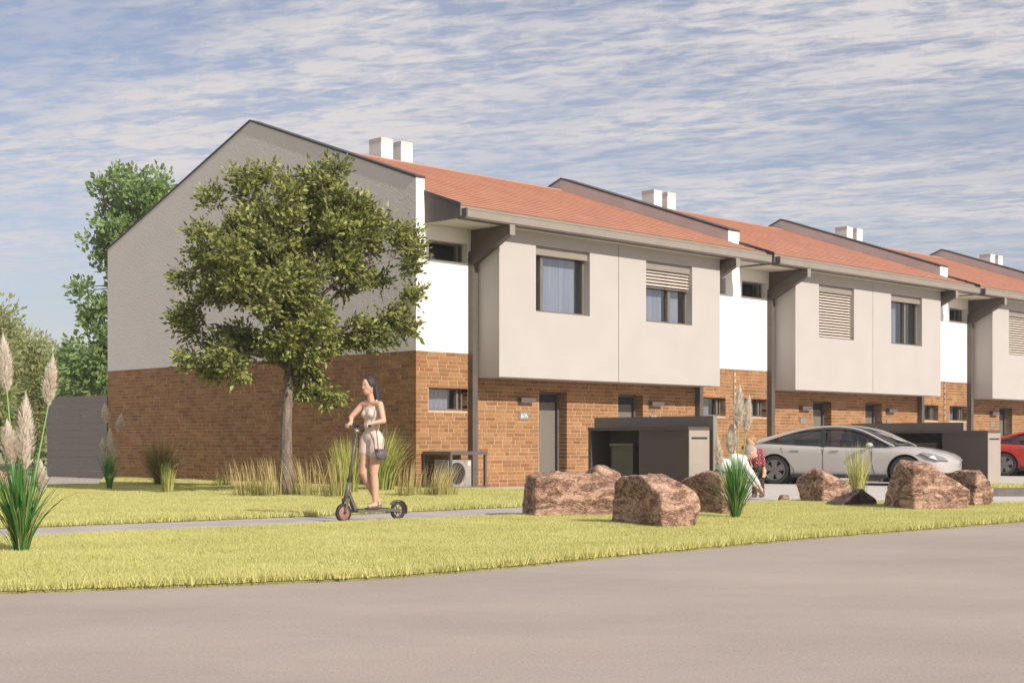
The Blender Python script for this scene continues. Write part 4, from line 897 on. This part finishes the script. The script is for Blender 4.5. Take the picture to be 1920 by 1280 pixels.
cl = [('e', (-.458, 0, 1.36), (.10, .148, .125)), ('e', (-.47, 0, 1.42), (.072, .125, .07)), ('e', (-.405, .055, 1.355), (.062, .06, .06)), ('e', (-.405, -.055, 1.355), (.062, .06, .06)), ('e', (-.455, 0, 1.22), (.090, .120, .12)), ('e', (-.465, 0, 1.06), (.112, .157, .12)),
      ('c', (-.405, .085, 1.38), .024, (-.455, .095, 1.525), .016), ('c', (-.405, -.085, 1.38), .024, (-.44, -.095, 1.525), .016), ('c', (-.455, .095, 1.525), .016, (-.51, .08, 1.40), .02), ('c', (-.455, -.095, 1.525), .016, (-.51, -.08, 1.40), .02),
      ('c', (-.468, .080, 1.02), .104, (-.458, .080, .87), .096), ('c', (-.455, -.080, 1.02), .104, (-.43, -.080, .88), .096)]
flesh('playsuit', cl, M['playsuit'], W, .009, 3)
ha = [('e', hd+Vector((-.024, 0, .026)), (.102, .090, .110), tl), ('c', hd+Vector((-.07, .01, .0)), .070, (-.505, .035, 1.60), .062), ('c', (-.505, .035, 1.60), .060, (-.525, .05, 1.44), .034), ('c', hd+Vector((-.06, .055, .0)), .035, (-.49, .085, 1.50), .022), ('c', hd+Vector((-.06, -.055, .0)), .035, (-.49, -.07, 1.52), .022)]
flesh('hair', ha, M['hair'], W, .009, 3)
for s_ in (-1, 1):
    B().ell(hd+Vector((.079, s_*.030, .006)), (.006, .013, .006)).build('eye', M['eye'], W); B().ell(hd+Vector((.081, s_*.031, .028)), (.004, .016, .0035)).build('eyebrow', M['hair'], W)
B().ell(hd+Vector((.083, 0, -.052)), (.007, .019, .008)).build('lips', M['lips'], W)
for x_, y_ in ((-.42, .064), (-.545, -.033)):
    b = B().box((x_-.085, y_-.036, .160), (x_+.105, y_+.036, .172)); b.tube([(x_+.03, y_-.036, .17), (x_+.03, y_, .222), (x_+.03, y_+.036, .17)], .008, 6); b.tube([(x_-.06, y_-.034, .17), (x_-.075, y_-.02, .235), (x_-.075, y_+.02, .235), (x_-.06, y_+.034, .17)], .007, 6); b.build('sandal', M['sandal'], W)
BG = empty('shoulder_bag', 'small dark grey bag hanging at the hip of the scooter rider', 'bag', c0, RZ)
b = B(); b.ell((-.43, .215, .845), (.085, .040, .072)); b.box((-.50, .185, .86), (-.36, .245, .905)); g_ = b.build('pouch', M['bag'], BG, smooth=False)
B().box((-.505, .182, .895), (-.355, .250, .915)).build('flap', M['bag'], BG)
B().tube([(-.48, .215, .91), (-.52, .21, 1.15), (-.515, .19, 1.40), (-.47, .165, 1.533), (-.40, .175, 1.42), (-.37, .19, 1.20), (-.385, .215, .91)], .006, 6).build('strap', M['bag'], BG, smooth=True)

mz = Vector((3.92, 25.5, 0)); MN = empty('person', 'grey haired man in a pale mint shirt crouching and reaching down among the boulders', 'person', mz, 0)
hips, ch = Vector((-.24, 0, .40)), Vector((.05, 0, .62)); mh = Vector((.265, -.02, .82)); t2 = Matrix.Rotation(R(38), 3, 'Y')
def mitt(p, d):
    p = Vector(p); d = Vector(d).normalized(); s = d.cross(Vector((0, 0, 1))).normalized(); S = [('c', p, .028, p+d*.07, .034)]
    for i in range(4): a = p+d*.075+s*(-.03+.02*i); S += [('c', a, .0115, a+d*.04*(.9, 1, .95, .8)[i], .010), ('c', a+d*.04, .010, a+d*.062+Vector((-.012, 0, -.02)), .009)]
    S += [('c', p+d*.02-s*.03, .013, p+d*.055-s*.052, .011)]; return S
sk = [('e', mh, (.098, .078, .118), t2), ('e', mh+Vector((.055, 0, -.055)), (.058, .055, .06), t2), ('c', (.12, 0, .70), .06, (.21, 0, .77), .055), ('c', mh+Vector((.10, 0, -.035)), .010, mh+Vector((.108, 0, -.06)), .014), ('e', ch, (.17, .17, .12), t2), ('e', hips, (.15, .16, .14)),
      ('c', (.10, -.18, .66), .055, (.27, -.15, .43), .042), ('c', (.27, -.15, .43), .042, (.40, -.08, .24), .03), ('c', (.10, .18, .66), .055, (.25, .14, .42), .042), ('c', (.25, .14, .42), .042, (.36, .03, .22), .03),
      ('c', hips+Vector((0, -.1, 0)), .10, (.08, -.15, .44), .065), ('c', (.08, -.15, .44), .062, (-.06, -.13, .10), .045), ('c', hips+Vector((0, .1, 0)), .10, (.08, .15, .44), .065), ('c', (.08, .15, .44), .062, (-.06, .13, .10), .045),
      ('e', mh+Vector((-.01, .08, -.01)), (.02, .01, .032)), ('e', mh+Vector((-.01, -.08, -.01)), (.02, .01, .032))]+mitt((.41, -.075, .22), (.45, .1, -.85))+mitt((.37, .02, .20), (.5, -.1, -.8))
flesh('body', sk, M['skin'], MN, .010, 3)
flesh('shirt', [('e', ch, (.215, .205, .155), t2), ('e', (-.15, 0, .52), (.23, .21, .17), t2), ('c', (.08, -.17, .66), .075, (.265, -.155, .43), .058), ('c', (.265, -.155, .43), .056, (.385, -.09, .26), .040), ('c', (.08, .17, .66), .075, (.25, .145, .42), .058), ('c', (.25, .145, .42), .056, (.345, .04, .25), .040), ('c', (.09, 0, .68), .08, (.15, 0, .72), .07)], M['mint'], MN, .012, 3)
flesh('trousers', [('e', hips, (.175, .185, .155)), ('c', hips+Vector((0, -.1, 0)), .118, (.08, -.155, .45), .082), ('c', (.08, -.155, .45), .08, (-.06, -.135, .09), .062), ('c', hips+Vector((0, .1, 0)), .118, (.08, .155, .45), .082), ('c', (.08, .155, .45), .08, (-.06, .135, .09), .062)], M['trousers'], MN, .012, 3)
flesh('hair', [('e', mh+Vector((-.022, 0, .028)), (.103, .088, .108), t2)], M['grey_hair'], MN, .010, 2)
for y in (-.13, .13): B().caps((-.10, y, .04), .045, (.08, y, .035), .035).build('shoe', M['shoe'], MN, smooth=True)
for y in (-.03, .03): B().ell(mh+Vector((.096, y, -.012)), (.007, .014, .007)).build('eye', M['eye'], MN)
kz = Vector((4.49, 26.3, 0)); KD = empty('person', 'blond child in a red plaid shirt standing behind the crouching man', 'person', kz, 0)
kh = Vector((-.18, -.01, 1.005)); t3 = Matrix.Rotation(R(-14), 3, 'Y')
sk = [('e', kh, (.088, .082, .105), t3), ('e', kh+Vector((-.022, -.02, -.055)), (.05, .048, .045)), ('c', (-.10, 0, .86), .04, kh-Vector((0, 0, .07)), .038), ('e', (-.085, 0, .74), (.11, .085, .13), t3), ('e', (-.03, 0, .56), (.10, .085, .09)),
      ('c', (.01, -.02, .83), .038, (.045, -.05, .66), .03), ('c', (.045, -.05, .66), .03, (.05, -.08, .53), .022), ('c', (-.19, 0, .82), .038, (-.22, -.05, .66), .03), ('c', (-.22, -.05, .66), .03, (-.18, -.13, .56), .022),
      ('c', (.02, 0, .54), .065, (.015, 0, .29), .045), ('c', (.015, 0, .29), .045, (.03, 0, .06), .033), ('c', (-.07, .02, .54), .065, (-.09, .0, .29), .045), ('c', (-.09, 0, .29), .045, (-.10, .02, .06), .033)]+mitt((.05, -.083, .52), (.05, -.1, -1))
flesh('body', sk, M['skin'], KD, .009, 3)
flesh('plaid_shirt', [('e', (-.085, 0, .74), (.125, .10, .15), t3), ('e', (-.04, 0, .60), (.115, .10, .10)), ('c', (0, -.02, .83), .05, (.045, -.05, .66), .042), ('c', (.045, -.05, .66), .042, (.05, -.075, .57), .034), ('c', (-.18, 0, .82), .05, (-.22, -.05, .66), .042), ('c', (-.22, -.05, .66), .042, (-.19, -.11, .58), .034)], M['plaid'], KD, .011, 2)
flesh('trousers', [('e', (-.028, 0, .52), (.112, .095, .08)), ('c', (.02, 0, .52), .076, (.015, 0, .29), .057), ('c', (.015, 0, .29), .057, (.03, 0, .07), .048), ('c', (-.07, .02, .52), .076, (-.09, 0, .29), .057), ('c', (-.09, 0, .29), .057, (-.10, .02, .07), .048)], M['pants'], KD, .011, 2)
flesh('hair', [('e', kh+Vector((.014, .012, .02)), (.098, .092, .100), t3), ('c', kh+Vector((.05, .02, -.02)), .055, kh+Vector((.045, .015, -.06)), .04)], M['blond'], KD, .010, 2)
for x, y in ((.03, 0), (-.10, .02)): B().caps((x+.02, y+.03, .035), .036, (x-.04, y-.08, .03), .03).build('shoe', M['shoe'], KD, smooth=True)
for s_ in (-1, 1): B().ell(kh+Vector((-.055+s_*.025, -.068, .0)), (.009, .006, .007)).build('eye', M['eye'], KD)

# ------------------------------------------------------------------ cars
def car(label, mp, pos, rz):
    C = empty('parked_car', label, 'car', pos, rz, 'cars parked in front of the terrace')
    ST = [(-2.40, .52, .46, .74, .80), (-2.36, .70, .38, .86, .925), (-2.20, .82, .29, .915, .985), (-1.95, .88, .24, .93, 1.01), (-1.70, .915, .21, .93, 1.0), (-1.44, .93, .19, .925, .98), (-1.1, .93, .18, .91, .96), (-.6, .925, .17, .89, .93), (0, .925, .165, .87, .90), (.6, .925, .165, .855, .89),
          (1.0, .925, .17, .845, .90), (1.25, .925, .175, .835, .915), (1.52, .925, .185, .815, .895), (1.80, .91, .20, .775, .855), (2.05, .86, .215, .715, .80), (2.22, .78, .225, .655, .735), (2.33, .66, .24, .59, .665), (2.40, .50, .27, .51, .585), (2.43, .34, .31, .46, .53)]
    v = []; f = []; half = lambda w, zb, zs, zt: [(0, zb), (w*.80, zb), (w*.95, zb+.05), (w*.985, zb+.14), (w, (zb+zs)*.5), (w*.995, zs-.16), (w*.975, zs-.06), (w*.92, zs), (w*.80, zs+(zt-zs)*.55), (w*.5, zt-.008), (0, zt)]
    for x, w, zb, zs, zt in ST:
        h = half(w, zb, zs, zt); ring = [(x-.06*(abs(y)/w)**2*(1 if x > 0 else -1)*(abs(x) > 2.0), y, z) for y, z in h]+[(x-.06*(abs(y)/w)**2*(1 if x > 0 else -1)*(abs(x) > 2.0), -y, z) for y, z in h[1:-1][::-1]]; v += ring
    n = 20
    for i in range(len(ST)-1):
        for k in range(n): f.append((i*n+k, i*n+(k+1) % n, (i+1)*n+(k+1) % n, (i+1)*n+k))
    f.append(tuple(range(n))[::-1]); f.append(tuple((len(ST)-1)*n+k for k in range(n)))
    me = bpy.data.meshes.new('body'); me.from_pydata(v, [], f); bm = bmesh.new(); bm.from_mesh(me); bmesh.ops.recalc_face_normals(bm, faces=bm.faces); bm.to_mesh(me); bm.free(); me.materials.append(M[mp]); body = link('body', me)
    ss = body.modifiers.new('s', 'SUBSURF'); ss.levels = ss.render_levels = 2
    AX = (-1.44, 1.52)
    cut = B()
    for ax in AX:
        for sy in (-1, 1): cut.lathe([(.001, 0), (.385, 0), (.385, .42), (.001, .42)], (ax, sy*.99, .335), (0, -sy, 0), 40)
    cu = cut.build('cut', M['seam'], fixn=True); bo = body.modifiers.new('b', 'BOOLEAN'); bo.object = cu; bo.operation = 'DIFFERENCE'; bo.solver = 'EXACT'
    bake(body); bpy.data.objects.remove(cu); body.data.shade_smooth(); body.parent = C
    if not len(body.data.materials): body.data.materials.append(M[mp])
    body.data.set_sharp_from_angle(angle=R(38))
    # wheel wells
    for ax in AX:
        for sy in (-1, 1): B().lathe([(.001, .40), (.384, .40), (.384, .07)], (ax, sy*.99, .335), (0, -sy, 0), 32).build('wheel_well', M['seam'], C)
    # glasshouse
    GH = [(-2.02, .70, 1.00, 1.01), (-1.75, .77, .98, 1.10), (-1.40, .80, .95, 1.215), (-1.0, .82, .93, 1.315), (-.55, .83, .90, 1.385), (-.1, .83, .88, 1.41), (.3, .83, .87, 1.385), (.65, .82, .87, 1.27), (.95, .80, .87, 1.11), (1.25, .74, .885, .935)]
    def gh(w, zb, zt): d = zt-zb; ww = w; tp = w*(1-.36*min(1, d/.5)); return [(0, zb-.03), (ww, zb-.03), (ww-.01, zb+.02), (tp+(ww-tp)*.45, zb+d*.52), (tp+.03, zt-.085*min(1, d/.3)), (tp-.07, zt-.025*min(1, d/.3)), (tp*.5, zt-.004), (0, zt)]
    v = []; n = 14; f = []
    for x, w, zb, zt in GH:
        h = gh(w, zb, zt); v += [(x, y, z) for y, z in h]+[(x, -y, z) for y, z in h[1:-1][::-1]]
    for i in range(len(GH)-1):
        for k in range(n): f.append((i*n+k, i*n+(k+1) % n, (i+1)*n+(k+1) % n, (i+1)*n+k))
    f.append(tuple(range(n))[::-1]); f.append(tuple((len(GH)-1)*n+k for k in range(n)))
    me = bpy.data.meshes.new('windows'); me.from_pydata(v, [], f); bm = bmesh.new(); bm.from_mesh(me); bmesh.ops.recalc_face_normals(bm, faces=bm.faces); bm.to_mesh(me); bm.free(); me.materials.append(M['carglass']); g = link('windows', me)
    ss = g.modifiers.new('s', 'SUBSURF'); ss.levels = ss.render_levels = 2; bake(g); g.data.shade_smooth(); g.parent = C
    if not len(g.data.materials): g.data.materials.append(M['carglass'])
    # roof rails / pillars in body colour, black roof panel
    for sy in (-1, 1):
        P = [(1.28, .775, .90), (1.05, .765, 1.00), (.80, .725, 1.14), (.52, .665, 1.27), (.22, .605, 1.345), (-.15, .585, 1.372), (-.55, .59, 1.352), (-.95, .60, 1.295), (-1.35, .64, 1.195), (-1.75, .70, 1.075), (-2.05, .74, .985)]
        W_ = [.035, .035, .034, .034, .034, .034, .036, .045, .07, .09, .10]; vv = []
        for (x, y, z), q in zip(P, W_):
            o_ = Vector((0, .78, .62)); vv += [(x, sy*(y+q*.95), z-q*1.15), (x, sy*(y+q*.5+.022), z-.002+.012), (x, sy*(y-q*1.0), z+q*.35+.012), (x, sy*(y-q*.5), z-q*.8)]
        fs = [(i*4+k, i*4+(k+1) % 4, (i+1)*4+(k+1) % 4, (i+1)*4+k) for i in range(len(P)-1) for k in range(4)]+[(0, 1, 2, 3), tuple(len(vv)-4+k for k in range(4))[::-1]]
        b = B().add(vv, fs); me = b.mesh('pillar'); bm = bmesh.new(); bm.from_mesh(me); bmesh.ops.recalc_face_normals(bm, faces=bm.faces); bm.to_mesh(me); bm.free(); me.materials.append(M[mp]); p = link('pillar', me)
        ss = p.modifiers.new('s', 'SUBSURF'); ss.levels = ss.render_levels = 2; bake(p); p.data.shade_smooth(); p.parent = C
        if not len(p.data.materials): p.data.materials.append(M[mp])
        B().prism([(-.28, sy*.83, .88), (-.36, sy*.83, .88), (-.40, sy*.655, 1.31), (-.33, sy*.655, 1.31)], (0, sy*.018, 0)).build('door_pillar', M['seam'], C, fixn=True)
        # door gaps, handles, mirror, lamp
        for xs in ((.93, .80), (-.30, -.30), (-1.28, -1.12)):
            b = B(); zz_ = [.20+.67*i/8 for i in range(9)]
            pts = [(xs[1]+(xs[0]-xs[1])*max(0, (.55-z)/.4)*(1 if xs[0] > 0 else -1)*(0 if xs[0] == -.30 else 1)*.6, z) for z in zz_] if xs[0] > -.5 else [(-.98-.30*min(1, max(0, (z-.35))/.42), z) for z in zz_]
            for (x0, z0), (x1, z1) in zip(pts[:-1], pts[1:]):
                yy = lambda z: .928*(1-.012*abs(z-.55)/.35) if z < .8 else .905
                b.add([(x0-.004, sy*(yy(z0)-.01), z0), (x0+.004, sy*(yy(z0)-.01), z0), (x1+.004, sy*(yy(z1)-.01), z1), (x1-.004, sy*(yy(z1)-.01), z1), (x0-.004, sy*(yy(z0)+.0015), z0), (x0+.004, sy*(yy(z0)+.0015), z0), (x1+.004, sy*(yy(z1)+.0015), z1), (x1-.004, sy*(yy(z1)+.0015), z1)], [(4, 5, 6, 7), (0, 4, 7, 3), (1, 2, 6, 5)])
            b.build('door_gap', M['seam'], C)
        for x0 in (-.14, -1.06): B().box((x0, sy*.922, .775), (x0+.20, sy*.931, .792)).build('door_handle', M['rim'], C)
        b = B(); b.ell((.78, sy*1.0, .93), (.075, .095, .058)); b.tube([(.80, sy*.82, .90), (.79, sy*.95, .92)], .02, 6); b.build('mirror', M[mp], C, smooth=True)
        b = B().add([(2.29, sy*.60, .585), (2.13, sy*.79, .62), (1.86, sy*.865, .735), (2.02, sy*.79, .735), (2.22, sy*.64, .66)], [(0, 1, 2, 3, 4)])
        vb = [(2.345, .52, .555), (2.20, .79, .585), (2.02, .885, .655), (1.84, .905, .74), (1.90, .86, .765), (2.10, .76, .715), (2.26, .60, .645)]
        b = B().prism([(x-.03, sy*(y-.015), z) for x, y, z in vb], (.04, sy*.025, .008)); b.build('headlight', M['lampglass'], C, fixn=True)
        B().prism([(x*.985+.02, sy*(y-.0), z*.98+.008) for x, y, z in vb[1:3]+vb[5:6]], (.025, sy*.01, .004)).build('headlight_lens', M['label'], C, fixn=True)
        B().prism([(-2.40, sy*.50, .80), (-2.20, sy*.84, .82), (-2.12, sy*.87, .88), (-2.24, sy*.80, .90), (-2.41, sy*.50, .86)], (-.006, sy*.014, .004)).build('tail_lamp', M['red'], C, fixn=True)
        b = B(); b.box((-1.03, sy*.915, .165), (1.10, sy*.875, .235)); b.build('sill_trim', M['seam'], C)
        for ax in AX:
            y0 = sy*.905; r_ = .338
            w_ = B().lathe([(.235, -.0), (.30, .010), (.328, .004), (r_, -.03), (r_, -.19), (.32, -.22), (.20, -.22)], (ax, y0, .335), (0, sy, 0), 40).build('wheel', M['rubber'], C, smooth=True)
            b = B(); b.lathe([(.245, .0), (.235, .006), (.222, -.004), (.222, -.07)], (ax, y0, .335), (0, sy, 0), 40)
            for a_ in range(5):
                an = a_*2*math.pi/5+.35; c_, s_ = math.cos(an), math.sin(an); tx, tz = -s_, c_
                q = [(ax+c_*r0+tx*w0, y0+sy*dy, .335+s_*r0+tz*w0) for r0, w0, dy in ((.05, -.045, .0), (.225, -.085, -.004), (.225, .085, -.004), (.05, .045, .0))]
                b.prism(q, (0, -sy*.02, 0))
            b.lathe([(.001, .004), (.055, .003), (.06, -.02)], (ax, y0, .335), (0, sy, 0), 16); b.build('rim', M['rim'], w_, fixn=True)
            B().lathe([(.22, -.075), (.001, -.075)], (ax, y0, .335), (0, sy, 0), 24).build('brake_disc', M['seam'], w_)
    B().add([(2.425, -.40, .28), (2.425, .40, .28), (2.43, .36, .35), (2.43, -.36, .35)], [(0, 1, 2, 3)]).build('lower_grille', M['seam'], C)
    B().prism([(1.9, -.80, .16), (1.9, .80, .16), (2.33, .50, .19), (2.33, -.50, .19)], (0, 0, .05)).build('front_lip', M['seam'], C, fixn=True)
    B().box((-2.25, -.6, .22), (-2.37, .6, .34)).build('diffuser', M['seam'], C)
    b = B()
    for sy in (-1, 1): b.box((-.02, sy*.16, .45), (.12, sy*.62, 1.05)); b.box((-.02, sy*.28, 1.05), (.08, sy*.50, 1.20))
    b.box((-1.1, -.6, .45), (-.98, .6, 1.05)); b.build('seats', M['seam'], C)
    B().lathe([(.17, -.012), (.185, 0), (.17, .012), (.158, 0), (.17, -.012)], (.62, .36, .93), (1, 0, .35), 20).build('steering_wheel', M['blackplastic'], C)
    return C
hc = Vector((.839, -.545, 0)); nr = Vector((-.545, -.839, 0))
rc = Vector((6.21, 34.5, 0)); cen = rc-nr*.97+hc*1.53
car('white electric hatchback parked behind the boulders, facing right', 'paintw', cen, math.atan2(hc.y, hc.x))
car('red car, only its tail showing at the right edge behind a bin store', 'paintr', cen+U*11.3+Vector((.2, .2, 0)), math.atan2(hc.y, hc.x))
for o in bpy.data.objects:
    if o.name.startswith('parked_car'): o.scale = (1.06, 1.04, 1.0)

# ------------------------------------------------------------------ thin summer haze
hzm = bpy.data.materials.new('haze'); hzm.use_nodes = True; hn = hzm.node_tree.nodes; hn.clear(); ho = hn.new('ShaderNodeOutputMaterial'); hv = hn.new('ShaderNodeVolumePrincipled')
hv.inputs['Color'].default_value = (.86, .89, .95, 1); hv.inputs['Density'].default_value = .0006; hv.inputs['Anisotropy'].default_value = 0.0
hzm.node_tree.links.new(hv.outputs[0], ho.inputs['Volume'])
tag(B().box((-230, -8, -1.2), (200, 200, 13.5)).build('haze', hzm), kind='stuff')
